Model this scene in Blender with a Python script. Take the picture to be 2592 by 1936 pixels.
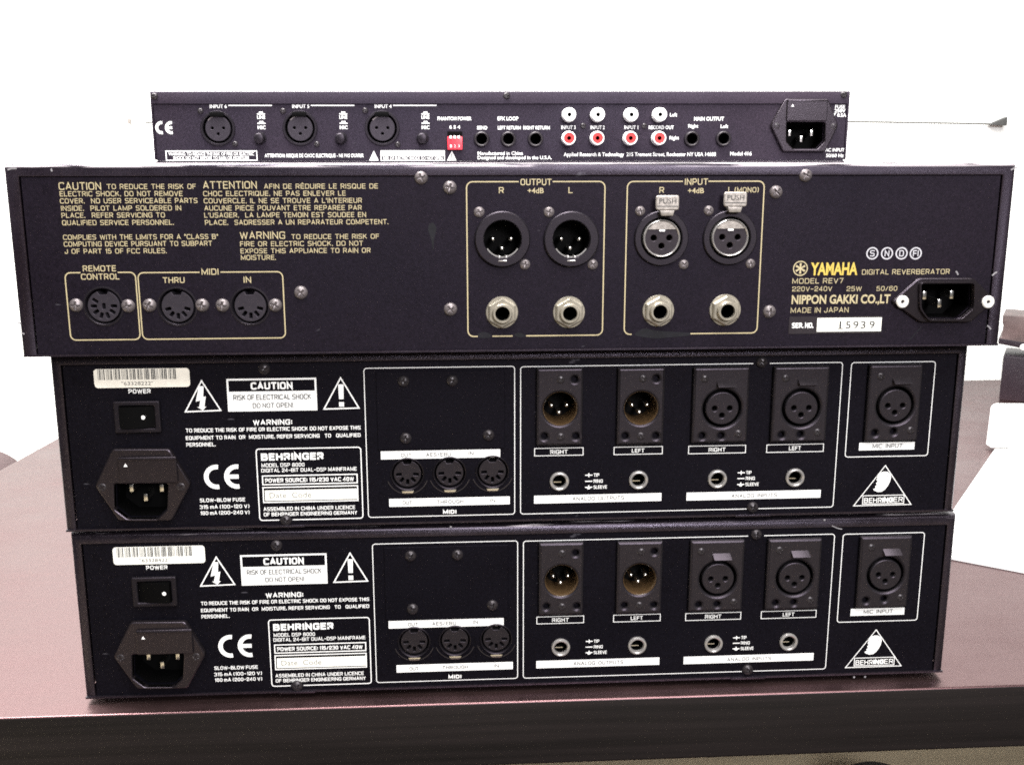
import bpy, bmesh, math, random
from mathutils import Matrix, Vector
random.seed(7)
for o in list(bpy.data.objects): bpy.data.objects.remove(o)
scene = bpy.context.scene
COL = scene.collection
MM = .001

# ------------------------------------------------------------------ camera
cam = bpy.data.cameras.new('camera'); cam.sensor_width = 36; cam.lens = 36.075
cam.clip_start = .01; cam.clip_end = 30
camo = bpy.data.objects.new('camera', cam); COL.objects.link(camo)
camo.matrix_world = Matrix(((.998162, .013688, -.059034, -.035061), (-.060593, .210541, -.975705, -.475539),
                            (-.000926, .977489, .210983, .262761), (0, 0, 0, 1)))
scene.camera = camo
# ------------------------------------------------------------------ light
world = bpy.data.worlds.new('World'); scene.world = world; world.use_nodes = True
world.node_tree.nodes['Background'].inputs[0].default_value = (.95, .95, 1, 1)
world.node_tree.nodes['Background'].inputs[1].default_value = .06
def area(name, loc, target, power, sx, sy, col=(1, 1, 1)):
    l = bpy.data.lights.new(name, 'AREA'); l.shape = 'RECTANGLE'; l.size = sx; l.size_y = sy; l.energy = power; l.color = col
    o = bpy.data.objects.new(name, l); COL.objects.link(o); o.location = loc
    o.rotation_euler = (Vector(target) - Vector(loc)).to_track_quat('-Z', 'Y').to_euler()
    return o
area('ceiling_lamp', (.1, -.75, 1.5), (.03, .0, 0), 50, 1.5, 1.1, (1, .98, .96))
area('room_lamp', (.45, -1.9, .95), (0, 0, .15), 48, .6, .5, (.98, .97, 1))
area('wall_fill', (-.5, .12, 1.35), (-.25, .76, .0), 92, 1.2, .3, (1, .99, .975))  # added fill light, brightens the wall and its reflection in the tabletop
scene.view_settings.view_transform = 'Standard'; scene.view_settings.look = 'None'
scene.cycles.filter_width = 1.75; scene.cycles.sample_clamp_indirect = 1.2
scene.cycles.use_denoising = False   # keep the fine grain of the photograph
scene.view_settings.exposure = 0; scene.view_settings.gamma = 1
scene.view_settings.use_curve_mapping = False

# ------------------------------------------------------------------ materials
def mat(name, base, rough=.5, metal=0, ior=1.5, var=.12, vscale=350, bump=0, bscale=2500, tint=None, stretch=(1, 1, 1), rvar=0, emit=None):
    m = bpy.data.materials.new(name); m.use_nodes = True
    nt = m.node_tree; b = nt.nodes['Principled BSDF']
    b.inputs['Roughness'].default_value = rough; b.inputs['Metallic'].default_value = metal; b.inputs['IOR'].default_value = ior
    if tint: b.inputs['Specular Tint'].default_value = (*tint, 1)
    tc = nt.nodes.new('ShaderNodeTexCoord'); mp = nt.nodes.new('ShaderNodeMapping'); mp.inputs['Scale'].default_value = stretch
    nt.links.new(tc.outputs['Object'], mp.inputs[0])
    n = nt.nodes.new('ShaderNodeTexNoise'); n.inputs['Scale'].default_value = vscale; n.inputs['Detail'].default_value = 4
    nt.links.new(mp.outputs[0], n.inputs['Vector'])
    r = nt.nodes.new('ShaderNodeValToRGB'); r.color_ramp.elements[0].position = .3; r.color_ramp.elements[1].position = .7
    r.color_ramp.elements[0].color = (*[c * (1 - var) for c in base], 1); r.color_ramp.elements[1].color = (*[min(1, c * (1 + var)) for c in base], 1)
    nt.links.new(n.outputs['Fac'], r.inputs[0]); nt.links.new(r.outputs[0], b.inputs['Base Color'])
    if rvar:
        mr = nt.nodes.new('ShaderNodeMapRange'); mr.inputs['To Min'].default_value = rough - rvar; mr.inputs['To Max'].default_value = rough + rvar
        nt.links.new(n.outputs['Fac'], mr.inputs['Value']); nt.links.new(mr.outputs[0], b.inputs['Roughness'])
    if bump:
        n2 = nt.nodes.new('ShaderNodeTexNoise'); n2.inputs['Scale'].default_value = bscale; n2.inputs['Detail'].default_value = 2
        nt.links.new(mp.outputs[0], n2.inputs['Vector'])
        bp = nt.nodes.new('ShaderNodeBump'); bp.inputs['Strength'].default_value = bump; bp.inputs['Distance'].default_value = .0003
        nt.links.new(n2.outputs['Fac'], bp.inputs['Height']); nt.links.new(bp.outputs[0], b.inputs['Normal'])
    return m

def paint(name, base, rough, wear=0, zmin=0, ior=1.3):
    """Powder coat with fine mottling; wear = chips of bare metal along the top bend above zmin (metres, local)."""
    m = mat(name, base, rough, var=.45, vscale=900, bump=.35, bscale=3500)
    nt = m.node_tree; b = nt.nodes['Principled BSDF']; b.inputs['IOR'].default_value = ior; b.inputs['Specular Tint'].default_value = (.9, .78, 1, 1); src = b.inputs['Base Color'].links[0].from_socket
    tc = nt.nodes.new('ShaderNodeTexCoord')
    n = nt.nodes.new('ShaderNodeTexNoise'); n.inputs['Scale'].default_value = 9; n.inputs['Detail'].default_value = 5
    nt.links.new(tc.outputs['Object'], n.inputs['Vector'])
    r = nt.nodes.new('ShaderNodeValToRGB'); r.color_ramp.elements[0].position = .35; r.color_ramp.elements[1].position = .7
    r.color_ramp.elements[0].color = (.75, .75, .85, 1); r.color_ramp.elements[1].color = (1.25, 1.12, 1.15, 1)
    nt.links.new(n.outputs['Fac'], r.inputs[0])
    mx = nt.nodes.new('ShaderNodeMix'); mx.data_type = 'RGBA'; mx.blend_type = 'MULTIPLY'; mx.inputs[0].default_value = 1
    nt.links.new(src, mx.inputs['A']); nt.links.new(r.outputs[0], mx.inputs['B'])
    out = mx.outputs['Result']
    rn = nt.nodes.new('ShaderNodeTexNoise'); rn.inputs['Scale'].default_value = 22; rn.inputs['Detail'].default_value = 6; rn.inputs['Roughness'].default_value = .65; nt.links.new(tc.outputs['Object'], rn.inputs['Vector'])
    rm = nt.nodes.new('ShaderNodeMapRange'); rm.inputs['From Min'].default_value = .3; rm.inputs['From Max'].default_value = .7; rm.inputs['To Min'].default_value = rough - .1; rm.inputs['To Max'].default_value = rough + .16
    nt.links.new(rn.outputs['Fac'], rm.inputs['Value']); nt.links.new(rm.outputs[0], b.inputs['Roughness'])
    # a few pale scuffs
    mp = nt.nodes.new('ShaderNodeMapping'); mp.inputs['Scale'].default_value = (60, 60, 160); nt.links.new(tc.outputs['Object'], mp.inputs[0])
    n3 = nt.nodes.new('ShaderNodeTexNoise'); n3.inputs['Scale'].default_value = 1; n3.inputs['Detail'].default_value = 3; nt.links.new(mp.outputs[0], n3.inputs['Vector'])
    r3 = nt.nodes.new('ShaderNodeValToRGB'); r3.color_ramp.elements[0].position = .74; r3.color_ramp.elements[1].position = .80
    nt.links.new(n3.outputs['Fac'], r3.inputs[0])
    mx3 = nt.nodes.new('ShaderNodeMix'); mx3.data_type = 'RGBA'; nt.links.new(r3.outputs[0], mx3.inputs[0]); nt.links.new(out, mx3.inputs['A']); mx3.inputs['B'].default_value = (.09, .085, .1, 1)
    out = mx3.outputs['Result']
    if wear:
        sp = nt.nodes.new('ShaderNodeSeparateXYZ'); nt.links.new(tc.outputs['Object'], sp.inputs[0])
        mr = nt.nodes.new('ShaderNodeMapRange'); mr.inputs['From Min'].default_value = zmin; mr.inputs['From Max'].default_value = zmin + .0008; nt.links.new(sp.outputs['Z'], mr.inputs['Value'])
        mp2 = nt.nodes.new('ShaderNodeMapping'); mp2.inputs['Scale'].default_value = (25, 500, 500); nt.links.new(tc.outputs['Object'], mp2.inputs[0])
        n4 = nt.nodes.new('ShaderNodeTexNoise'); n4.inputs['Scale'].default_value = 1; n4.inputs['Detail'].default_value = 6; nt.links.new(mp2.outputs[0], n4.inputs['Vector'])
        r4 = nt.nodes.new('ShaderNodeValToRGB'); r4.color_ramp.elements[0].position = wear; r4.color_ramp.elements[1].position = wear + .07; nt.links.new(n4.outputs['Fac'], r4.inputs[0])
        mu = nt.nodes.new('ShaderNodeMath'); mu.operation = 'MULTIPLY'; nt.links.new(mr.outputs[0], mu.inputs[0]); nt.links.new(r4.outputs[0], mu.inputs[1])
        mx4 = nt.nodes.new('ShaderNodeMix'); mx4.data_type = 'RGBA'; nt.links.new(mu.outputs[0], mx4.inputs[0]); nt.links.new(out, mx4.inputs['A']); mx4.inputs['B'].default_value = (.42, .38, .4, 1)
        out = mx4.outputs['Result']
    nt.links.new(out, b.inputs['Base Color'])
    return m

M = dict(
    cover_a=paint('mixer_cover_paint', (.016, .0125, .0175), .5), panel_a=paint('mixer_panel_paint', (.0145, .0115, .0165), .55),
    cover_y=paint('reverb_cover_paint', (.0065, .0045, .0065), .34, .50, .0822, 1.5), panel_y=paint('reverb_panel_paint', (.0050, .0038, .0063), .5, ior=1.25),
    cover_b=paint('processor_cover_paint', (.0085, .007, .0085), .24, .60, .0838, 1.6), panel_b=paint('processor_panel_paint', (.0022, .0022, .0034), .5, ior=1.2),
    plastic=mat('black_plastic', (.0055, .005, .0062), .42, ior=1.38, bump=.15, tint=(.95, .8, .97)), plastic_g=mat('dark_grey_plastic', (.022, .019, .021), .3, ior=1.42, bump=.1, tint=(.95, .8, .97)),
    module=mat('grey_moulded_plastic', (.0105, .0095, .0108), .36, ior=1.42, bump=.25, tint=(.95, .8, .97)), insert=mat('socket_insert_plastic', (.020, .018, .022), .5, ior=1.38, bump=.1, tint=(.95, .8, .97)),
    inlet=mat('inlet_plastic', (.0085, .007, .0078), .26, ior=1.5, bump=.15, tint=(.95, .8, .97)),
    dark=mat('black_plastic_and_shade', (.0012, .0011, .0012), .7, ior=1.15),  # black plastic parts; also painted shade inside bores, cups and cavities
    steel=mat('screw_steel', (.15, .13, .132), .42, .5, bump=.1), blacksteel=mat('blackened_screw_steel', (.035, .03, .033), .36, .5),
    nickel=mat('nickel_plating', (.46, .42, .345), .28, .7, var=.2, vscale=200), chrome=mat('chromed_metal', (.42, .40, .385), .25, .6),
    satin=mat('satin_cast_metal', (.31, .28, .255), .42, .6, var=.3, vscale=500, bump=.2), pin=mat('silver_contact', (.8, .78, .74), .22, 1),
    white=mat('white_ink', (.82, .82, .80), .6, var=.04), gold=mat('gold_ink', (.41, .345, .20), .55, var=.08),
    yellow=mat('yellow_gold_ink', (.52, .38, .065), .55, var=.08), silver=mat('silver_ink', (.45, .44, .47), .6, var=.08),
    ink=mat('dark_ink', (.03, .03, .03), .7, var=.1), faint=mat('faint_grey_ink', (.2, .2, .18), .7, var=.1),
    label=mat('white_label_paper', (.82, .81, .74), .6, var=.03), cream=mat('cream_label_paper', (.80, .76, .66), .6, var=.05),
    black_ink=mat('black_ink', (.012, .012, .014), .6), scuff=mat('grey_scuff', (.0064, .006, .0088), .5, ior=1.3, var=.3), scratch=mat('pale_scratch', (.22, .21, .22), .6, var=.3),
    red=mat('red_plastic', (.62, .03, .05), .4, var=.06), redins=mat('red_insulator', (.50, .013, .011), .4, var=.06),
    bright=mat('bright_white_plastic', (.86, .85, .83), .35, var=.03), rivet=mat('white_rivet', (.72, .70, .66), .4, .2),
    brown=mat('smoked_brown_plastic', (.06, .036, .017), .22),
    wall=mat('white_wall_paint', (.86, .87, .84), .8, var=.015, vscale=30, bump=.1, bscale=400),
    paper=mat('white_paper', (.88, .88, .86), .6, var=.01), grey=mat('grey_hook_plastic', (.05, .05, .048), .6), cordg=mat('pale_grey_cord', (.15, .15, .14), .6),
    plum=mat('dark_plum_plastic', (.011, .007, .0105), .4, bump=.1), brownp=mat('brown_plastic', (.06, .04, .038), .5, var=.35, vscale=60),
    bag=mat('mauve_brown_cloth', (.065, .042, .043), .8, var=.2, bump=.3, bscale=800), rug=mat('dark_rug_wool', (.02, .014, .01), .95, var=.4, bump=.6, bscale=900),
    floor=mat('pale_brown_floor', (.40, .33, .22), .5, var=.25, vscale=5, stretch=(.6, 4, 1)))

def wood():
    m = mat('black_brown_wood', (.0095, .006, .0056), .34, ior=2.1, var=.35, vscale=60, stretch=(.12, 2.2, 2.2), rvar=.05, tint=(1, .56, .585), bump=.18, bscale=140)
    nt = m.node_tree; b = nt.nodes['Principled BSDF']; src = b.inputs['Base Color'].links[0].from_socket
    tc = nt.nodes.new('ShaderNodeTexCoord'); n = nt.nodes.new('ShaderNodeTexNoise'); n.inputs['Scale'].default_value = 600; n.inputs['Detail'].default_value = 1; nt.links.new(tc.outputs['Object'], n.inputs['Vector'])
    r = nt.nodes.new('ShaderNodeValToRGB'); r.color_ramp.elements[0].position = .77; r.color_ramp.elements[1].position = .83; nt.links.new(n.outputs['Fac'], r.inputs[0])
    mx = nt.nodes.new('ShaderNodeMix'); mx.data_type = 'RGBA'; nt.links.new(r.outputs[0], mx.inputs[0]); nt.links.new(src, mx.inputs['A']); mx.inputs['B'].default_value = (.07, .055, .055, 1); nt.links.new(mx.outputs['Result'], b.inputs['Base Color'])
    s2 = nt.nodes.new('ShaderNodeTexNoise'); s2.inputs['Scale'].default_value = 14; s2.inputs['Detail'].default_value = 7; s2.inputs['Roughness'].default_value = .7; nt.links.new(tc.outputs['Object'], s2.inputs['Vector'])
    old = b.inputs['Roughness'].links[0].from_socket; mr = nt.nodes.new('ShaderNodeMapRange'); mr.inputs['From Min'].default_value = .3; mr.inputs['From Max'].default_value = .7; mr.inputs['To Min'].default_value = -.07; mr.inputs['To Max'].default_value = .09; nt.links.new(s2.outputs['Fac'], mr.inputs['Value'])
    ad = nt.nodes.new('ShaderNodeMath'); nt.links.new(old, ad.inputs[0]); nt.links.new(mr.outputs[0], ad.inputs[1]); nt.links.new(ad.outputs[0], b.inputs['Roughness'])
    return m
M['wood'] = wood()
M['edge'] = mat('black_brown_wood_front_shade', (.0075, .0055, .0055), .5, ior=1.33, var=.5, vscale=60, stretch=(.08, 2, 4), bump=.1, bscale=140)  # darker, duller copy of the wood: front face shade put into the material

# ------------------------------------------------------------------ mesh helpers (all sizes in millimetres, local x right, y away from the viewer, z up)
def obj(name, me, parent=None, loc=(0, 0, 0), m=None, rot=None):
    o = bpy.data.objects.new(name, me); COL.objects.link(o)
    if parent: o.parent = parent
    o.location = [c * MM for c in loc]
    if rot: o.rotation_euler = rot
    if m is not None and not me.materials: me.materials.append(m)
    return o
def finish(me, ang=35):
    for p in me.polygons: p.use_smooth = True
    me.set_sharp_from_angle(angle=math.radians(ang)); return me
def raw(name, vs, fs, m=None, ang=35):
    me = bpy.data.meshes.new(name); me.from_pydata([[c * MM for c in v] for v in vs], [], fs); me.update()
    bm = bmesh.new(); bm.from_mesh(me); bmesh.ops.recalc_face_normals(bm, faces=bm.faces); bm.to_mesh(me); bm.free()
    if m: me.materials.append(m)
    return finish(me, ang)
class G:
    def __init__(s): s.v = []; s.f = []
    def add(s, vs, fs): n = len(s.v); s.v += list(vs); s.f += [[i + n for i in f] for f in fs]; return s
    def box(s, x0, x1, y0, y1, z0, z1):
        return s.add([(x, y, z) for x in (x0, x1) for y in (y0, y1) for z in (z0, z1)],
                     [(0, 1, 3, 2), (4, 6, 7, 5), (0, 4, 5, 1), (2, 3, 7, 6), (0, 2, 6, 4), (1, 5, 7, 3)])
    def lathe(s, prof, n=40, c=(0, 0), cap0=False, cap1=False, sides=None):
        k = len(s.v); n = sides or n
        for r, y in prof:
            for i in range(n):
                a = 2 * math.pi * (i + .5) / n; s.v.append((c[0] + r * math.cos(a), y, c[1] + r * math.sin(a)))
        for j in range(len(prof) - 1):
            for i in range(n):
                i2 = (i + 1) % n; s.f.append([k + j * n + i, k + j * n + i2, k + (j + 1) * n + i2, k + (j + 1) * n + i])
        if cap0: s.f.append([k + i for i in range(n)])
        if cap1: s.f.append([k + (len(prof) - 1) * n + i for i in range(n)])
        return s
    def prism(s, loop, y0, y1):
        n = len(loop); k = len(s.v)
        s.v += [(x, y0, z) for x, z in loop] + [(x, y1, z) for x, z in loop]
        s.f += [[k + i for i in range(n)], [k + n + i for i in range(n)]] + [[k + i, k + (i + 1) % n, k + n + (i + 1) % n, k + n + i] for i in range(n)]
        return s
    def mesh(s, name, m=None, ang=35): return raw(name, s.v, s.f, m, ang)
def bevelled(me, w, seg=2):
    bm = bmesh.new(); bm.from_mesh(me)
    bmesh.ops.bevel(bm, geom=[e for e in bm.edges if len(e.link_faces) == 2 and e.calc_face_angle() > .5], offset=w * MM, segments=seg, affect='EDGES', profile=.6)
    bm.to_mesh(me); bm.free(); return finish(me, 50)
def circ(x, z, r, n=40): return [(x + r * math.cos(2 * math.pi * i / n), z + r * math.sin(2 * math.pi * i / n)) for i in range(n)]
def rrect(x0, x1, z0, z1, r, n=5):
    out = []
    for cx, cz, a0 in ((x1 - r, z1 - r, 0), (x0 + r, z1 - r, 90), (x0 + r, z0 + r, 180), (x1 - r, z0 + r, 270)):
        for i in range(n + 1):
            a = math.radians(a0 + 90 * i / n); out.append((cx + r * math.cos(a), cz + r * math.sin(a)))
    return out
def curve_mesh(cu):
    o = bpy.data.objects.new('tmp', cu); COL.objects.link(o)
    dg = bpy.context.evaluated_depsgraph_get(); me = bpy.data.meshes.new_from_object(o.evaluated_get(dg)); bpy.data.objects.remove(o)
    return me
def plate(name, loops, y0, th, m, bevel=0, ang=35):
    """flat plate cut from loops (first outer, others holes); front face at y0, back at y0 + th"""
    cu = bpy.data.curves.new(name, 'CURVE'); cu.dimensions = '2D'; cu.fill_mode = 'BOTH'
    for lp in loops:
        s = cu.splines.new('POLY'); s.points.add(len(lp) - 1); s.use_cyclic_u = True
        for p, (x, z) in zip(s.points, lp): p.co = (x, z, 0, 1)
    cu.extrude = max(th / 2 - bevel, .001); cu.bevel_depth = bevel; cu.offset = -bevel if bevel else 0; cu.bevel_resolution = 2
    me = curve_mesh(cu); bpy.data.curves.remove(cu)
    for v in me.vertices: x, z, d = v.co; v.co = (x * MM, (y0 + th / 2 - d) * MM, z * MM)
    me.materials.clear(); me.materials.append(m); me.name = name; me.update()
    return finish(me, ang)

# ---- printing: strings, strokes and filled shapes collected into one mesh of ink
# squared-off technical capitals drawn as strokes (unit height); (advance width, strokes); a stroke is (points, corner rounding, closed)
R3 = .3
GLY = {
 'A': (.86, [([(0, 0), (.43, 1), (.86, 0)], 0, 0), ([(.15, .3), (.71, .3)], 0, 0)]), 'B': (.8, [([(0, .53), (0, 1), (.76, 1), (.76, .53)], (0, 0, .22, .2), 1), ([(0, 0), (0, .53), (.8, .53), (.8, 0)], (0, 0, .2, .24), 1)]),
 'C': (.8, [([(.8, .8), (.8, 1), (0, 1), (0, 0), (.8, 0), (.8, .2)], R3, 0)]), 'D': (.8, [([(0, 0), (0, 1), (.8, 1), (.8, 0)], (0, 0, R3, R3), 1)]),
 'E': (.68, [([(.68, 1), (0, 1), (0, 0), (.68, 0)], 0, 0), ([(0, .52), (.62, .52)], 0, 0)]), 'F': (.64, [([(.64, 1), (0, 1), (0, 0)], 0, 0), ([(0, .5), (.58, .5)], 0, 0)]),
 'G': (.82, [([(.82, .75), (.82, 1), (0, 1), (0, 0), (.82, 0), (.82, .48), (.46, .48)], (0, R3, R3, R3, .12, 0, 0), 0)]), 'H': (.8, [([(0, 0), (0, 1)], 0, 0), ([(.8, 0), (.8, 1)], 0, 0), ([(0, .52), (.8, .52)], 0, 0)]),
 'I': (.0, [([(0, 0), (0, 1)], 0, 0)]), 'J': (.6, [([(.6, 1), (.6, 0), (0, 0), (0, .35)], R3, 0)]), 'K': (.78, [([(0, 0), (0, 1)], 0, 0), ([(.74, 1), (.06, .46)], 0, 0), ([(.28, .62), (.78, 0)], 0, 0)]),
 'L': (.62, [([(0, 1), (0, 0), (.62, 0)], 0, 0)]), 'M': (1.0, [([(0, 0), (0, 1), (.5, .12), (1, 1), (1, 0)], 0, 0)]), 'N': (.8, [([(0, 0), (0, 1), (.8, 0), (.8, 1)], 0, 0)]),
 'O': (.84, [([(0, 0), (0, 1), (.84, 1), (.84, 0)], R3, 1)]), 'P': (.74, [([(0, 0), (0, 1), (.74, 1), (.74, .42), (0, .42)], (0, 0, .28, .28, 0), 0)]), 'Q': (.84, [([(0, 0), (0, 1), (.84, 1), (.84, 0)], R3, 1), ([(.5, .25), (.9, -.08)], 0, 0)]),
 'R': (.78, [([(0, 0), (0, 1), (.76, 1), (.76, .46), (0, .46)], (0, 0, .28, .28, 0), 0), ([(.42, .46), (.78, 0)], 0, 0)]), 'S': (.76, [([(.74, .86), (.74, 1), (0, 1), (0, .53), (.76, .5), (.76, 0), (0, 0), (0, .14)], (0, .2, .25, .25, .25, .25, .2, 0), 0)]),
 'T': (.78, [([(0, 1), (.78, 1)], 0, 0), ([(.39, 1), (.39, 0)], 0, 0)]), 'U': (.8, [([(0, 1), (0, 0), (.8, 0), (.8, 1)], R3, 0)]), 'V': (.84, [([(0, 1), (.42, 0), (.84, 1)], 0, 0)]), 'W': (1.2, [([(0, 1), (.3, 0), (.6, .9), (.9, 0), (1.2, 1)], 0, 0)]),
 'X': (.8, [([(0, 1), (.8, 0)], 0, 0), ([(0, 0), (.8, 1)], 0, 0)]), 'Y': (.8, [([(0, 1), (.4, .45), (.8, 1)], 0, 0), ([(.4, .45), (.4, 0)], 0, 0)]), 'Z': (.74, [([(0, 1), (.74, 1), (0, 0), (.74, 0)], 0, 0)]),
 '0': (.7, [([(0, 0), (0, 1), (.7, 1), (.7, 0)], R3, 1)]), '1': (.22, [([(0, .78), (.22, 1), (.22, 0)], 0, 0)]), '2': (.7, [([(0, .72), (0, 1), (.7, 1), (.7, .55), (0, .25), (0, 0), (.7, 0)], (0, R3, R3, .2, .1, 0, 0), 0)]),
 '3': (.7, [([(0, .78), (0, 1), (.68, 1), (.68, .53), (.3, .53)], .25, 0), ([(.3, .53), (.7, .5), (.7, 0), (0, 0), (0, .22)], (0, .12, .25, .25, 0), 0)]), '4': (.74, [([(.55, 0), (.55, 1), (0, .26), (.74, .26)], 0, 0)]),
 '5': (.7, [([(.66, 1), (.06, 1), (0, .56), (.7, .6), (.7, 0), (0, 0), (0, .2)], (0, 0, 0, .28, .28, .25, 0), 0)]), '6': (.7, [([(.68, .8), (.68, 1), (0, 1), (0, 0), (.7, 0), (.7, .58), (0, .58)], .26, 0)]), '7': (.68, [([(0, 1), (.68, 1), (.25, 0)], 0, 0)]),
 '8': (.72, [([(.04, .53), (.04, 1), (.68, 1), (.68, .53)], .22, 1), ([(0, 0), (0, .53), (.72, .53), (.72, 0)], .24, 1)]), '9': (.7, [([(.7, .42), (0, .42), (0, 1), (.7, 1), (.7, 0), (.02, 0), (.02, .2)], (0, .26, .26, .26, .26, .2, 0), 0)]),
 '.': (.0, [([(0, -.06), (0, .08)], 0, 0)]), ',': (.05, [([(.05, .08), (0, -.18)], 0, 0)]), ':': (.0, [([(0, .12), (0, .28)], 0, 0), ([(0, .62), (0, .78)], 0, 0)]), '/': (.5, [([(0, 0), (.5, 1)], 0, 0)]), '\u2212': (.55, [([(0, .45), (.55, .45)], 0, 0)]), '-': (.5, [([(0, .45), (.5, .45)], 0, 0)]),
 "'": (.0, [([(0, .75), (0, 1.02)], 0, 0)]), '"': (.2, [([(0, .75), (0, 1.02)], 0, 0), ([(.2, .75), (.2, 1.02)], 0, 0)]), '(': (.2, [([(.2, 1.08), (0, .85), (0, .15), (.2, -.08)], .3, 0)]), ')': (.2, [([(0, 1.08), (.2, .85), (.2, .15), (0, -.08)], .3, 0)]),
 '!': (.0, [([(0, .3), (0, 1)], 0, 0), ([(0, -.04), (0, .1)], 0, 0)]), '+': (.6, [([(0, .42), (.6, .42)], 0, 0), ([(.3, .12), (.3, .72)], 0, 0)]), ' ': (.35, []),
 'm': (.95, [([(0, 0), (0, .7)], 0, 0), ([(0, .5), (.05, .7), (.47, .7), (.47, 0)], .2, 0), ([(.47, .5), (.5, .7), (.95, .7), (.95, 0)], .2, 0)]), 'd': (.62, [([(.62, 1.05), (.62, 0), (0, 0), (0, .7), (.62, .7)], (0, 0, .25, .25, 0), 0)]),
}
GLY['\u00c9'] = (GLY['E'][0], GLY['E'][1] + [([(.25, 1.16), (.45, 1.34)], 0, 0)])
def corner(pts, r, closed):
    n = len(pts); rs = r if isinstance(r, tuple) else (r,) * n; out = []
    for i, p in enumerate(pts):
        if rs[i] <= 0 or (not closed and i in (0, n - 1)): out.append(p); continue
        P = Vector(p); A = Vector(pts[i - 1]) - P; B = Vector(pts[(i + 1) % n]) - P; k = min(rs[i], A.length * .49, B.length * .49); a, b = P + A.normalized() * k, P + B.normalized() * k
        for j in range(5): t = j / 4; q = a * (1 - t) ** 2 * 1 + P * 2 * t * (1 - t) + b * t * t; out.append((q.x, q.y))
    return out
CAPH = {}
TXT = {}
def text_geo(s, bold=0, word=1.0, space=1.0, shear=0):
    k = (s, bold, word, space, shear)
    if k not in TXT:
        cu = bpy.data.curves.new('t', 'FONT'); cu.body = s; cu.size = 1; cu.offset = bold; cu.space_word = word; cu.space_character = space; cu.resolution_u = 3; cu.shear = shear
        me = curve_mesh(cu); bpy.data.curves.remove(cu)
        TXT[k] = ([tuple(v.co[:2]) for v in me.vertices], [tuple(p.vertices) for p in me.polygons]); bpy.data.meshes.remove(me)
    return TXT[k]
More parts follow.
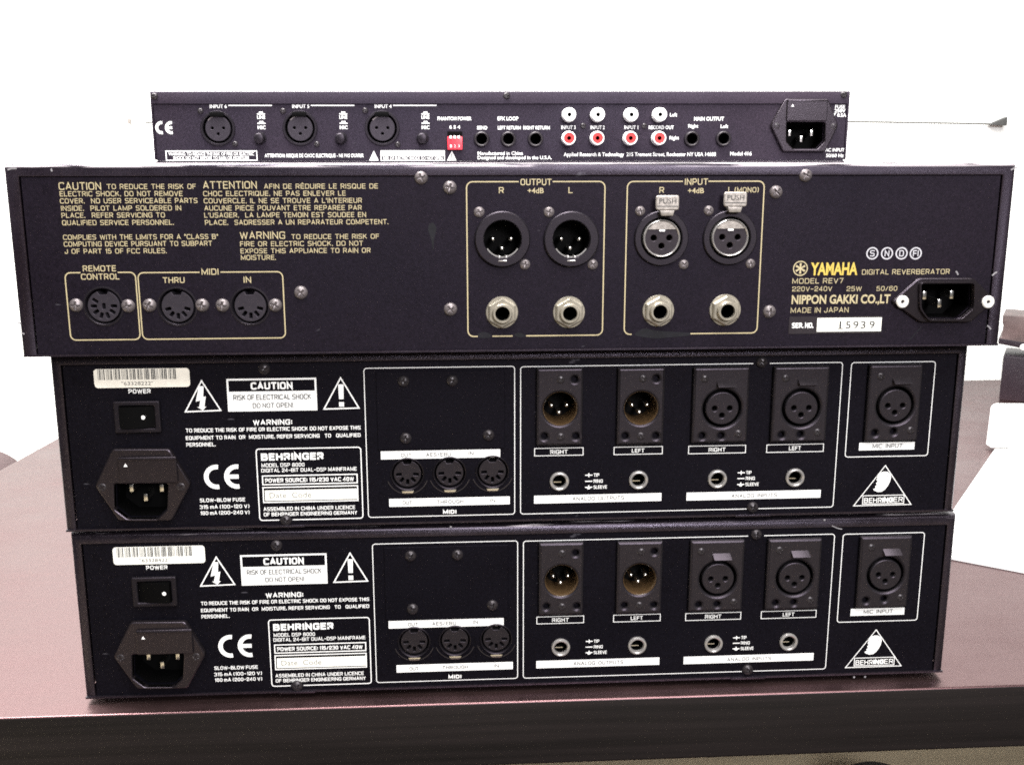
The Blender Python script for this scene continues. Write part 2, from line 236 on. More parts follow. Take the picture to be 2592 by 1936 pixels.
class Ink:
    def __init__(s, y): s.y = y; s.v = []; s.f = []; s.k = 0
    def up(s): s.k = (s.k + 1) % 6; return s.y - .004 * s.k
    def E(s, t, p0, p1, h, weight=.17, word=1.0, gap=.24):
        """stroke capitals between p0 and p1, capitals h high, stroke weight as a share of h"""
        w = h * weight; tot = 0; pos = []
        for c in t:
            if c == ' ': tot += .42 * word; continue
            pos.append((c, tot)); tot += GLY[c][0] + gap + weight
        tot -= gap + weight; sx = (p1[0] - p0[0] - w) / tot; z0 = (p0[1] + p1[1]) / 2 - h / 2 + w / 2; sz = h - w
        for c, x in pos:
            for pts, r, cl in GLY[c][1]:
                q = corner(pts, r, cl)
                if not cl and c not in 'SCG3569J':   # square off the ends
                    q = list(q); d = Vector(q[0]) - Vector(q[1]); e = Vector(q[-1]) - Vector(q[-2]); m = weight * .5
                    if abs(d.x) < .01 or abs(d.y) < .01: d = d.normalized() * m * .98; q[0] = (q[0][0] + (d.x / max(sx / sz, .3)), q[0][1] + d.y)
                    if abs(e.x) < .01 or abs(e.y) < .01: e = e.normalized() * m * .98; q[-1] = (q[-1][0] + (e.x / max(sx / sz, .3)), q[-1][1] + e.y)
                s.stroke([(p0[0] + w / 2 + (x + a) * sx, z0 + b * sz) for a, b in q], w, bool(cl))
        return s
    def T(s, t, p0, p1, h, bold=0, word=1.0, space=1.0, shear=0):
        """text between p0 and p1 (middle of the capitals), capitals h high"""
        vs, fs = text_geo(t, bold, word, space, shear)
        ch = CAPH.setdefault(bold, max(v[1] for v in text_geo('H', bold)[0]))
        a = min(v[0] for v in vs); b = max(v[0] for v in vs); sx = (p1[0] - p0[0]) / (b - a); sz = h / ch; z = (p0[1] + p1[1]) / 2 - h / 2
        n = len(s.v); Y = s.up(); s.v += [(p0[0] + (x - a) * sx, Y, z + yy * sz) for x, yy in vs]; s.f += [[i + n for i in f] for f in fs]; return s
    def poly(s, pts, Y=None): n = len(s.v); Y = s.up() if Y is None else Y; s.v += [(x, Y, z) for x, z in pts]; s.f.append([n + i for i in range(len(pts))]); return s
    def rect(s, x0, x1, z0, z1): return s.poly([(x0, z0), (x1, z0), (x1, z1), (x0, z1)])
    def stroke(s, pts, w, closed=False):
        n = len(pts); L = []; Y = s.up()
        for i, p in enumerate(pts):
            a = pts[(i - 1) % n] if closed or i else None; b = pts[(i + 1) % n] if closed or i < n - 1 else None
            ds = [Vector((q[0] - r[0], q[1] - r[1])).normalized() for r, q in ((a, p), (p, b)) if r and q and (q[0] - r[0], q[1] - r[1]) != (0, 0)]
            d = (ds[0] + ds[-1]).normalized(); nn = Vector((-d.y, d.x)); k = w / 2 / max(.35, nn.dot(Vector((-ds[0].y, ds[0].x))))
            L.append(((p[0] + nn.x * k, p[1] + nn.y * k), (p[0] - nn.x * k, p[1] - nn.y * k)))
        for i in range(n if closed else n - 1): q = L[(i + 1) % n]; s.poly([L[i][0], L[i][1], q[1], q[0]], Y)
        return s
    def frame(s, x0, x1, z0, z1, w, r=0, gaps_top=(), gaps_bot=()):
        if not gaps_top and not gaps_bot: return s.stroke(rrect(x0, x1, z0, z1, r) if r else [(x0, z0), (x1, z0), (x1, z1), (x0, z1)], w, True)
        c = rrect(x0, x1, z0, z1, r); k = len(c) // 4
        tops = sorted(gaps_top); bots = sorted(gaps_bot)
        right = c[3 * k:] + c[:k]; left = c[k:2 * k] + c[2 * k:3 * k]
        if tops: right = right + [(tops[-1][1], z1)]; left = [(tops[0][0], z1)] + left
        if bots: right = [(bots[-1][1], z0)] + right; left = left + [(bots[0][0], z0)]
        if tops and bots: s.stroke(right, w); s.stroke(left, w)
        elif tops: s.stroke(left + right if not bots else left, w)
        else: s.stroke(right + left, w)
        for g, z in ((tops, z1), (bots, z0)):
            for a, b in zip(g, g[1:]): s.stroke([(a[1], z), (b[0], z)], w)
        return s
    def build(s, name, m, parent):
        me = bpy.data.meshes.new(name); me.from_pydata([[c * MM for c in v] for v in s.v], [], s.f); me.update(); me.materials.append(m)
        bm = bmesh.new(); bm.from_mesh(me)
        for f in bm.faces:
            if f.normal.y > 0: f.normal_flip()
        bm.to_mesh(me); bm.free()
        return obj(name, me, parent)
def quad_rect(*p):
    xs = sorted(q[0] for q in p); zs = sorted(q[1] for q in p); h = len(p) // 2
    return (sum(xs[:h]) / h, sum(xs[h:]) / h, sum(zs[:h]) / h, sum(zs[h:]) / h)

# ------------------------------------------------------------------ hardware, each kind one mesh per piece
CACHE = {}
def cached(k, fn):
    if k not in CACHE: CACHE[k] = fn()
    return CACHE[k]
def screw_mesh(R, h, m):
    def mk():
        rings, n = 12, 48; vs = [(0, 0, 0)]; fs = []
        arm, w, dp = R * .62, R * .13, h * .75
        def yy(x, z):
            r = math.hypot(x, z); y = -h * max(0, 1 - (r / R) ** 2) ** .55
            if (abs(x) < w and abs(z) < arm) or (abs(z) < w and abs(x) < arm): y += dp * (1 - .6 * r / arm)
            return y
        for j in range(1, rings + 1):
            for i in range(n):
                a = 2 * math.pi * i / n + .35; r = R * (j / rings) ** .8; x, z = r * math.cos(a), r * math.sin(a); vs.append((x, yy(x, z), z))
        vs[0] = (0, yy(0, 0), 0)
        fs += [(0, 1 + i, 1 + (i + 1) % n) for i in range(n)]
        for j in range(rings - 1): fs += [(1 + j * n + i, 1 + j * n + (i + 1) % n, 1 + (j + 1) * n + (i + 1) % n, 1 + (j + 1) * n + i) for i in range(n)]
        k = len(vs); vs += [(x, 1.2, z) for x, _, z in vs[-n:]]; fs += [(k - n + i, k - n + (i + 1) % n, k + (i + 1) % n, k + i) for i in range(n)]
        return raw('screw', vs, fs, m, 40)
    return cached(('screw', R, h, m.name), mk)
def screw(par, p, y, R=2.4, h=1.4, m=None, name='screw'):
    o = obj(name, screw_mesh(R, h, m or M['steel']), par, (p[0], y, p[1])); o.rotation_euler = (0, random.uniform(0, 1.5), 0); return o
def pin_mesh(r, l, m): return cached(('pin', r, l, m.name), lambda: G().lathe([(0.01, -l), (r * .6, -l + r * .2), (r, -l + r * .8), (r, 0)], 16, cap0=True).mesh('pin', m, 60))

def jack(par, p, y, holes, kind, name='jack_socket'):
    def body():
        g = G()
        if kind == 'nut':     # washer, hexagon nut and threaded bush
            g.lathe([(4.6, 0), (7.25, 0), (7.35, -.3), (7.1, -.7), (4.6, -.7)])
            g.lathe([(4.4, -.7), (6.9, -.7), (6.9, -2.4), (6.3, -2.9), (4.4, -2.9)], sides=6)
            g.lathe([(4.4, -2.9), (4.4, -4.9), (4.1, -5.3), (3.35, -5.3), (3.2, -5.0), (3.2, 14), (0.01, 14)])
        elif kind == 'ring':  # bright flared metal ring
            g.lathe([(4.75, .2), (4.75, -.8), (4.45, -1.3), (3.9, -1.45), (3.35, -1.1), (3.15, -.3), (3.15, 14), (0.01, 14)])
        else:                 # plastic collar
            g.lathe([(4.9, .2), (4.9, -1.6), (4.6, -2.1), (3.7, -2.1), (3.3, -1.5), (3.2, 0), (3.2, 14), (0.01, 14)])
        return g.mesh('jack_socket', {'nut': M['nickel'], 'ring': M['chrome'], 'plastic': M['plastic']}[kind], 30)
    o = obj(name, cached(('jack', kind), body), par, (p[0], y, p[1]))
    inner = obj('bore', cached(('bore', kind), lambda: G().lathe([(3.12, .8 if kind != 'nut' else -3.5), (3.12, 13.5), (0.01, 13.5)]).mesh('bore', M['dark'])), o)
    if kind == 'ring':
        obj('contact_spring', cached('spring', lambda: G().box(-2.6, 1.2, 2, 9, -1.3, -.9).mesh('contact_spring', M['pin'])), o)
    if kind == 'plastic':
        obj('contact_lip', cached('clip', lambda: G().lathe([(4.45, -2.15), (4.0, -2.45), (3.5, -2.2)], 40).mesh('contact_lip', M['blacksteel'], 60)), o)
    holes.append(circ(p[0], p[1], 4.2)); return o

def cross_dark(par, y): pass

def xlr_female(par, p, y, holes, screws, kind, name='xlr_socket', tab=None):
    """round flanged three pole socket: flange, insert, latch, two screws"""
    R = 12.3 if kind == 'chrome' else 10.9; cup = 9.3 if kind == 'chrome' else 9.2; ri = 8.3 if kind == 'chrome' else 7.9
    prof = [(R, .2), (R, -1.1), (R - .4, -1.5), (cup + .35, -1.5), (cup, -1.1), (cup, 12), (0.01, 12)] if kind == 'chrome' else [(R, .2), (R, -.6), (R - .3, -1.0), (cup + .3, -1.0), (cup, -.5), (cup, 12), (0.01, 12)]
    o = obj(name, cached(('xf', kind), lambda: G().lathe(prof, 56).mesh('xlr_socket', M['plastic'], 30)), par, (p[0], y, p[1]))
    hs = [(-3.6, .2), (3.5, .2), (0, -3.4)]
    def ins():
        outer = circ(0, 0, ri, 56)
        return plate('socket_insert', [outer] + [circ(x, z, 1.35 if kind == 'chrome' else .95, 20) for x, z in hs], -1.2 if kind == 'chrome' else -.4, 9, M['insert'] if kind != 'chrome' else M['plastic_g'], .3)
    obj('socket_insert', cached(('xfi', kind), ins), o)
    obj('cup_shade', cached(('xfl', kind), lambda: G().lathe([(cup - .05, 0), (cup - .05, 11.6), (0.01, 11.6)], 48).mesh('cup_shade', M['dark'])), o)  # added black shell, paints the shade inside the cup
    if kind == 'chrome':
        obj('chrome_ring', cached('xring', lambda: G().lathe([(8.35, 3), (8.35, -1.7), (8.05, -2.0), (7.6, -1.7), (7.5, -1.15)], 56).mesh('chrome_ring', M['chrome'], 60)), o)
        seg = [(7.5 * math.cos(a), 7.5 * math.sin(a)) for a in [math.radians(33 + 114 * i / 16) for i in range(17)]]
        obj('metal_cap', cached('xcap', lambda: plate('metal_cap', [seg], -1.75, .6, M['satin'])), o)
        obj('keyway', cached('xkey', lambda: plate('keyway', [rrect(-1.3, 1.3, 3.1, 4.0, .3)], -1.8, .7, M['bright'])), o)
        tx, tz = tab[0] - p[0], tab[1] - p[1]
        def tabm():
            g = plate('push_tab', [rrect(-5.2, 5.2, -3.2, 3.4, 1.1)], -5.6, 1.6, M['satin'], .5); return g
        t = obj('push_tab', cached('ptab', tabm), o, (tx, 0, tz))
        obj('neck', cached('pneck', lambda: bevelled(G().prism([(-3.4, -3.0), (3.4, -3.0), (2.6, -5.6), (-2.6, -5.6)], -5.2, -1.0).mesh('neck', M['satin']), .3)), t)
        ik = Ink(-5.68); ik.T('PUSH', (-3.8, .9), (3.8, .9), 2.2, .0); ik.stroke([(-4.6, -1.4), (4.6, -1.4)], .35); ik.build('embossed_word', M['ink'], t)
    else:
        obj('release_tab', cached('rtab', lambda: bevelled(G().box(-4.4, 4.4, -2.0, 3, 7.0, 9.9).mesh('release_tab', M['dark']), .4)), o)
        obj('insert_rim', cached('irim', lambda: plate('insert_rim', [[((ri + dr) * math.cos(math.radians(a)), (ri + dr) * math.sin(math.radians(a))) for dr, rng in ((-.05, range(100, 141, 4)), (-.75, range(140, 99, -4))) for a in rng]], -.62, .3, M['steel'])), o)
    for s in screws: screw(o, (s[0] - p[0], s[1] - p[1]), 0, 2.3 if kind == 'chrome' else 1.9, 1.2, M['steel'] if kind == 'chrome' else M['blacksteel'])
    holes.append(circ(p[0], p[1], cup + .4)); return o

def xlr_male(par, p, y, holes, screws, name='xlr_plug_socket'):
    o = obj(name, cached('xm', lambda: G().lathe([(12.4, .2), (12.4, -1.6), (11.9, -2.1), (8.7, -2.1), (8.3, -1.5), (8.3, 13), (0.01, 13)], 56).mesh('xlr_plug_socket', M['plastic'], 30)), par, (p[0], y, p[1]))
    obj('cup_shade', cached('xml', lambda: G().lathe([(8.2, .4), (8.2, 12.6), (0.01, 12.6)], 48).mesh('cup_shade', M['dark'])), o)  # black shell added inside the cup as painted shade
    for x, z in ((-4.2, -.2), (4.1, -.2), (-.1, -4.4)): obj('pin', pin_mesh(1.15, 11, M['pin']), o, (x, 13, z))
    def lip():
        pts = [[(r * math.cos(math.radians(a)), r * math.sin(math.radians(a))) for a in range(212, 329, 4)] for r in (8.28, 7.75)]
        return plate('contact_rim', [pts[0] + pts[1][::-1]], -.6, .5, M['chrome'])
    obj('contact_rim', cached('xmlip', lip), o)
    obj('key', cached('xmkey', lambda: bevelled(G().box(-2.0, -1.1, -1.9, 4, -9.6, -7.4).box(1.1, 2.0, -1.9, 4, -9.6, -7.4).box(-1.9, 1.9, -2.2, 4, -9.9, -9.3).mesh('key', M['chrome']), .2)), o)
    for s in screws: screw(o, (s[0] - p[0], s[1] - p[1]), 0, 2.45, 1.3, M['steel'])
    holes.append(circ(p[0], p[1], 8.6)); return o

def din(par, p, y, holes, pins, kind, name='din_socket'):
    R = 7.6
    o = obj(name, cached(('din', kind), lambda: G().lathe([(9.0, .15), (8.9, -.25), (8.2, -.3), (7.75, .3), (7.75, 9), (0.01, 9)] if kind == 'y' else [(8.2, .15), (8.2, -.5), (7.9, -.8), (7.5, -.5), (7.4, 0), (7.4, 9), (0.01, 9)], 48).mesh('din_socket', M['plastic'], 40)), par, (p[0], y, p[1]))
    ri = 7.0 if kind == 'y' else 6.6
    def ins():
        outer = []
        for i in range(56):
            a = 2 * math.pi * i / 56; x, z = ri * math.cos(a), ri * math.sin(a)
            if z > 0 and abs(x) < 1.9: z = ri - 1.9
            outer.append((x, z))
        hs = []
        for a in pins:
            if a is None: cx = cz = 0; a = 90
            else: cx, cz = ri * .62 * math.cos(math.radians(a)), ri * .62 * math.sin(math.radians(a))
            ca, sa = math.cos(math.radians(a)), math.sin(math.radians(a)); hs.append([(cx + u * ca - v * sa, cz + u * sa + v * ca) for u, v in rrect(-1.35, 1.35, -.72, .72, .35, 2)])
        return plate('socket_insert', [outer] + hs, .3, 7, M['insert'] if kind == 'y' else M['module'], .2)
    obj('socket_insert', cached(('dini', kind, str(pins)), ins), o)
    if kind == 'y':
        obj('key_mark', cached('dkey', lambda: G().box(-1.3, 1.3, .4, 1.5, 4.35, 4.75).mesh('key_mark', M['bright'])), o)
    else:
        obj('shield_clip', cached('dclip', lambda: bevelled(G().prism([(-2.4, -9.6), (2.4, -9.6), (3.1, -8.0), (-3.1, -8.0)][::-1], -1.1, .6).mesh('shield_clip', M['pin']), .25)), o)
        obj('shell_rim', cached('drim', lambda: plate('shell_rim', [[(r * math.cos(math.radians(a)), r * math.sin(math.radians(a))) for r, rng in ((10.2, range(200, 341, 5)), (9.8, range(340, 199, -5))) for a in rng]], -.35, .4, M['blacksteel'])), o)
    holes.append(circ(p[0], p[1], 7.9 if kind == 'y' else 7.6)); return o

def inlet(par, y, holes, flange, opening, pinpts, fixings, drawer=None, kind='screw', proud=2.2, name='power_inlet'):
    """mains inlet: flange with a deep chamfered opening, three blades, optional fuse drawer"""
    cx = sum(p[0] for p in flange) / len(flange); cz = sum(p[1] for p in flange) / len(flange)
    rel = lambda pts: [(x - cx, z - cz) for x, z in pts]
    fl, op = rel(flange), rel(opening)
    o = obj(name, plate('power_inlet', [soft(fl, 1.6), soft(op, .9)], -proud, proud + .1, M['inlet'], .7), par, (cx, y, cz))
    g = G(); n = len(op); g.v = [(x, -proud + .4, z) for x, z in op] + [(x, 15, z) for x, z in op]; g.f = [[i, (i + 1) % n, n + (i + 1) % n, n + i] for i in range(n)] + [[n + i for i in range(n)]]
    obj('cavity', g.mesh('cavity', M['dark'], 20), o)  # walls coloured near black to stand in for the shade inside
    if kind == 'rivet':   # raised collar round the opening
        big = [(x * 1.07, z * 1.09) for x, z in rel(opening)]
        obj('collar', plate('collar', [soft(big, 2.2), soft(op, 1.2)], -proud - 2.0, 2.2, M['inlet'], .7), o)
    for i, q in enumerate(rel(pinpts)):
        obj('pin', cached(('blade', i == 2), lambda i=i: bevelled(G().box(-.9, .9, -2.5, 10, -1.9, 1.9).mesh('pin', M['pin']), .4)), o, (q[0], 5, q[1]))
    for q in rel(fixings):
        if kind == 'rivet': obj('rivet', cached('rivet', lambda: G().lathe([(2.9, 0), (2.9, -.7), (2.4, -1.1), (.9, -.9), (.75, -.3), (.75, 1), (0.01, 1)], 32).mesh('rivet', M['rivet'])), o, (q[0], -proud, q[1]))
        else: screw(o, q, -proud + .35, 2.3, .7, M['blacksteel'])
    if drawer:
        x0, x1, z0, z1 = drawer; x0 -= cx; x1 -= cx; z0 -= cz; z1 -= cz
        d = obj('fuse_drawer', plate('fuse_drawer', [rrect(x0, x1, z0, z1, .6)], -proud - 1.5, 1.6, M['inlet'], .45), o)
        obj('grip_ridge', bevelled(G().box(x0 + .4, x1 - .4, -proud - 2.0, -proud - 1.3, z1 - 1.3, z1 - .5).mesh('grip_ridge', M['inlet']), .3), d)
        a = Ink(-proud - 1.56); ax, az = x0 + (x1 - x0) * .13, z0 + (z1 - z0) * .70; a.poly([(ax - .9, az - .6), (ax + .9, az - .6), (ax, az + 1.0)]); a.build('arrow_mark', M['bright'], d)
    holes.append([(x * .98 + cx, z * .98 + cz) for x, z in op]); return o
def soft(pts, r, n=4):
    out = []; N = len(pts)
    for i, p in enumerate(pts):
        P = Vector(p); A = Vector(pts[i - 1]) - P; B = Vector(pts[(i + 1) % N]) - P; k = min(r, A.length * .4, B.length * .4)
        a, b = P + A.normalized() * k, P + B.normalized() * k
        for j in range(n + 1): t = j / n; q = a * (1 - t) ** 2 + P * 2 * t * (1 - t) + b * t * t; out.append((q.x, q.y))
    return out

def cover(par, W, H, D, it, iS, prof, m, name='cover', bottom_lip=-.3, zb=0):
    """bent sheet cover: profile (fraction of inset, depth) swept up the left side, over the top and down the right"""
    g = G(); k = len(prof)
    for f, y in prof: g.v += [(-W / 2 + f * iS, y, .3), (-W / 2 + f * iS, y, H - f * it), (W / 2 - f * iS, y, H - f * it), (W / 2 - f * iS, y, .3)]
    for j in range(k - 1): g.f += [[4 * j + i, 4 * j + i + 1, 4 * j + 5 + i, 4 * j + 4 + i] for i in range(3)]
    g.box(-W / 2 + .8, W / 2 - .8, bottom_lip, D, zb, zb + .9)
    g.add([(-W / 2, D, .3), (-W / 2, D, H), (W / 2, D, H), (W / 2, D, .3)], [(0, 1, 2, 3)])
    return obj(name, g.mesh('cover', m, 40), par)
def feet(par, W, D, h):
    for x in (-W / 2 + 30, W / 2 - 30):
        for y in (28, D - 30): obj('foot', cached(('foot', h), lambda: raw('foot', [(8 * math.cos(a) * s, 8 * math.sin(a) * s, z) for z, s in ((-h, .9), (0, 1)) for a in [i * math.pi / 12 for i in range(24)]], [list(range(24)), list(range(24, 48))] + [[i, (i + 1) % 24, 24 + (i + 1) % 24, 24 + i] for i in range(24)], M['plastic'])), par, (x, y, 0))
def empty(name, loc, yaw, label, cat, group=None):
    o = bpy.data.objects.new(name, None); COL.objects.link(o); o.empty_display_size = .05
    o.location = [c * MM for c in loc]; o.rotation_euler = (0, 0, yaw); o['label'] = label; o['category'] = cat
    if group: o['group'] = group
    return o
def tag(o, label, cat, group=None):
    o['label'] = label; o['category'] = cat
    if group: o['group'] = group
    return o
def ce_mark(ik, x0, x1, zc, h, w):
    R = h / 2; c1 = x0 + R; c2 = x1 - (x1 - x0) * .46 + R
    for c in (c1, c2): ik.stroke([(c + (R - w / 2) * math.cos(math.radians(a)), zc + (R - w / 2) * math.sin(math.radians(a))) for a in range(80, 281, 8)], w)
    ik.stroke([(c2 - R + w / 2, zc), (c2 + .06 * h, zc)], w * .95)
def warn_triangle(ik, apex, bl, br, w): ik.stroke([apex, bl, br], w, True)

# ================================================================== the setting
def structure(o): o['kind'] = 'structure'; return o
structure(obj('floor', G().box(-2500, 2500, -2500, 780, -470, -450).mesh('floor', M['floor'])))
wl = obj('wall', G().box(-2500, 2500, 762, 862, -450, 2300).mesh('wall', M['wall'])); tag(wl, 'plain white painted wall behind the table', 'wall'); wl['kind'] = 'structure'
rug = obj('rug', bevelled(G().add([(x, y, z) for z in (-450, -442) for x, y in ((-600, -900), (1500, -900), (1500, 632), (-600, 425))], [(0, 1, 2, 3), (4, 5, 6, 7), (0, 1, 5, 4), (1, 2, 6, 5), (2, 3, 7, 6), (3, 0, 4, 7)]).mesh('rug', M['rug']), 3))
tag(rug, 'dark rug on the pale floor in front of the table', 'rug')

# ================================================================== table
tb = empty('table', (0, 0, -450), 0, 'black brown wooden table carrying the stack of audio units', 'table')
TL = [(-473, -11), (900, -11), (900, 716), (-396, 716)]
top = G().add([(x, y, z) for z in (415, 450) for x, y in TL], [(0, 1, 2, 3), (4, 5, 6, 7), (0, 1, 5, 4), (1, 2, 6, 5), (2, 3, 7, 6), (3, 0, 4, 7)]).mesh('tabletop', M['wood'])
tp = bevelled(top, 1.3, 3); tp.materials.append(M['edge'])
for p in tp.polygons:
    if p.normal.y < -.95: p.material_index = 1
obj('tabletop', tp, tb)
for x, y in ((-430, 20), (860, 20), (860, 680), (-370, 680)): obj('leg', cached('leg', lambda: bevelled(G().box(-25, 25, -25, 25, 0, 414.8).mesh('leg', M['wood']), 1)), tb, (x, y, 0))

# ================================================================== six channel mixer on top (A)
AW, AH, AD = 439.4, 42.3, 150
A = empty('rack_mixer', (-1.06, 190.85, 263.10), -0.04556, 'narrow black mixer with red and white phono sockets, topmost of the stack', 'audio mixer')
pf = .9
cover(A, AW, AH, AD, 7.6, 1.2, [(0, AD), (0, .8), (.05, .25), (.12, 0), (1, 0), (1, pf + .4)], M['cover_a'], bottom_lip=0, zb=-1.33)
H = []
pan = bpy.data.objects.new('rear_panel', None)
AP = []
def later(fn): AP.append(fn)
for c, s1, s2 in (((-178.74, 19.69), (-189.08, 30.32), (-168.53, 10.22)), ((-127.14, 19.84), (-137.42, 30.31), (-117.03, 10.00)), ((-75.43, 19.82), (-85.90, 30.55), (-65.95, 9.79))):
    xlr_female(A, c, pf, H, (s1, s2), 'black')
for c in ((-153.23, 13.72), (-101.93, 13.69), (-50.06, 13.66)):
    c = (c[0] - (c[0] + 34) * 5 / 672, c[1])
    b = obj('push_button', cached('pbtn', lambda: G().lathe([(3.8, .3), (3.8, -.5), (3.5, -.9), (3.2, -.9), (3.2, -4.6), (2.9, -5.2), (2.2, -5.5), (0.01, -5.6)], 36).mesh('push_button', M['plastic'], 50)), A, (c[0], pf, c[1]))
for c in ((-12.73, 13.13), (4.18, 13.12), (21.38, 13.11), (120.60, 13.20), (140.67, 13.31)): jack(A, c, pf, H, 'plastic')
for i, c in enumerate(((43.14, 28.13), (61.33, 28.13), (82.49, 28.12), (100.72, 28.11), (43.08, 13.64), (61.23, 13.63), (82.34, 13.62), (100.66, 13.61))):
    c = (c[0] - (c[0] + 34) * 7 / 672, c[1] * (1 - 7 / 672) + .02)
    r = obj('phono_socket', cached('rca', lambda: G().lathe([(4.5, .2), (4.5, -.5), (4.2, -.8), (4.2, -6.6), (3.95, -7.0), (3.4, -7.0), (3.3, -6.5), (3.3, 2), (.01, 2)], 40).mesh('phono_socket', M['bright'], 40)), A, (c[0], pf, c[1]))
    r['label'] = 'white phono socket' if i < 4 else 'white phono socket with red centre'
    obj('insulator', cached(('ins', i < 4), lambda i=i: G().lathe([(3.35, -5.0), (3.3, -6.2), (1.3, -6.2), (1.2, -5.8), (1.2, 1), (.01, 1)], 36).mesh('insulator', M['bright'] if i < 4 else M['redins'], 40)), r)
    obj('bore', cached('rcab', lambda: G().lathe([(1.19, -5.7), (1.19, .8), (.01, .8)], 20).mesh('bore', M['dark'])), r)
d0, d1 = (-34.34, 6.51), (-24.95, 17.77)
sw = obj('dip_switch', bevelled(G().box(-(d1[0] - d0[0]) / 2, (d1[0] - d0[0]) / 2, -2.6, 1, 0, (d1[1] - d0[1]) * .72).mesh('dip_switch', M['red']), .3), A, ((d0[0] + d1[0]) / 2, pf, d0[1]))
sh = (d1[1] - d0[1])
obj('slot', G().box(-(d1[0] - d0[0]) / 2, (d1[0] - d0[0]) / 2, -.5, 1, sh * .725, sh).mesh('slot', M['dark']), sw)
for k in (-1, 0, 1): obj('lever', cached('lev', lambda: bevelled(G().box(-.75, .75, -4.2, -2.4, -.9, .9).mesh('lever', M['bright']), .25)), sw, (k * 2.5, 0, sh * .68))
ik = Ink(-2.68)
for k, ch in zip((-1, 0, 1), '123'): ik.T(ch, (k * 2.5 - .55, sh * .2), (k * 2.5 + .55, sh * .2), 1.7)
ik.build('numerals', M['bright'], sw)
inlet(A, pf, H, [(169.79, 21.51), (178.45, 37.74), (205.42, 37.43), (212.69, 21.49), (205.57, 5.07), (178.65, 5.22)], [(179.88, 23.35), (204.10, 23.22), (204.64, 11.60), (200.33, 6.82), (184.96, 6.83), (180.42, 11.30)],
      ((183.75, 16.87), (197.80, 16.86), (191.31, 13.16)), ((173.65, 20.89), (209.56, 20.56)), ((179.17, 47.46)[0], (204.78, 47.46)[0], (92.48, 24.00)[1], (92.12, 37.26)[1]), proud=3.4)
pa = obj('rear_panel', plate('rear_panel', [[(-AW / 2 + 1.5, -.4), (AW / 2 - 1.5, -.4), (AW / 2 - 1.5, AH - 8), (-AW / 2 + 1.5, AH - 8)]] + H, pf, 1, M['panel_a']), A)
for c in ((51.49, 21.14), (90.24, 21.12)): screw(A, c, pf, 1.8, 1.2, M['blacksteel'])
for c in ((-216.70, 39.23), (3.11, 39.53), (215.71, 40.17)): screw(A, c, 0, 2.2, 1.4, M['blacksteel'], 'cover_screw')
iy = pf - .1
ik = Ink(iy); p0, p1 = (-217.93, 20.15), (-206.66, 20.14); ce_mark(ik, p0[0], p1[0], p0[1], 7.947, 1.766); ik.build('conformity_mark', M['white'], pa)
for k, n in ((0, '6'), (1, '5'), (2, '4')):
    dx = ((-127.14, 19.84)[0] - (-178.74, 19.69)[0]) * k
    sh_ = lambda p: (p[0] + dx, p[1])
    ik = Ink(iy); ik.T('INPUT ' + n, sh_((-183.09, 33.18)), sh_((-172.38, 33.18)), 2.119, .024); ik.stroke([sh_((-171.46, 33.70)), sh_((-144.14, 33.69))], 0.795)
    for t, yy, up in (('LINE', (-225.66, 26.59)[1], (-225.48, 29.03)[1]), ('MIC', (-226.14, 20.32)[1], (-225.92, 23.29)[1])):
        x0, x1 = sh_((-153.77, 47.41))[0], sh_((-148.79, 47.41))[0]; xc = (x0 + x1) / 2; hh = 0.883
        ik.T(t, (x0, yy), (x1, yy), 2.119, .024)
        ik.poly([(x0, up - hh), (x1, up - hh), (x1, up - hh * .2), (x0 + (x1 - x0) * .75, up - hh * .2), (x0 + (x1 - x0) * .75, up + hh), (x0 + (x1 - x0) * .25, up + hh), (x0 + (x1 - x0) * .25, up - hh * .2), (x0, up - hh * .2)])
    ik.build('input_lettering', M['white'], pa)
ik = Ink(iy); q = quad_rect((-212.15, 5.85), (-155.00, 5.80), (-155.31, 0.06), (-212.57, 0.11)); ik.frame(*q, 0.618)
ik.T('WARNING: TO REDUCE THE RISK OF FIRE OR ELECTRIC', (-210.84, 4.08), (-156.90, 4.04), 1.943, .022); ik.T('SHOCK DO NOT EXPOSE TO RAIN OR MOISTURE', (-207.95, 1.70), (-160.18, 1.65), 1.943, .022)
ik.build('warning_lettering', M['white'], pa)
ik = Ink(iy); ik.T('ATTENTION: RISQUE DE CHOC ELECTRIQUE - NE PAS OUVRIR', (-150.27, 3.06), (-87.66, 3.01), 2.207, .024); ik.build('french_warning_lettering', M['white'], pa)
ik = Ink(iy); ik.poly([(-84.32, -0.19), (-78.25, -0.19), (-81.15, 5.92)]); ik.poly([(-34.90, -0.23), (-28.81, -0.24), (-31.73, 5.88)])
q = quad_rect((-76.54, 5.83), (-36.44, 5.80), (-36.53, -0.23), (-76.71, -0.19)); ik.frame(*q, 0.618); ik.rect(q[0], q[1], q[2] + (q[3] - q[2]) * .48, q[3])
ik.T('RISK OF ELECTRIC SHOCK DO NOT OPEN', (-75.40, 1.40), (-37.69, 1.37), 1.943, .022); cb = ik.build('caution_label', M['white'], pa)
ik = Ink(iy - .05); ik.T('CAUTION', (-65.00, 4.40), (-47.79, 4.39), 1.766); 
for a in ((-81.27, 2.03), (-31.78, 1.98)): ik.rect(a[0] - .35, a[0] + .35, a[1] - 1.2, a[1] + 2.2)
ik.build('caution_ink', M['faint'], pa)
ik = Ink(iy)
ik.T('PHANTOM POWER', (-40.49, 25.72), (-19.06, 25.71), 2.190, .024); ik.T('6 5 4', (-33.10, 20.50), (-26.25, 20.49), 2.053, .024)
ik.build('phantom_power_lettering', M['white'], pa)
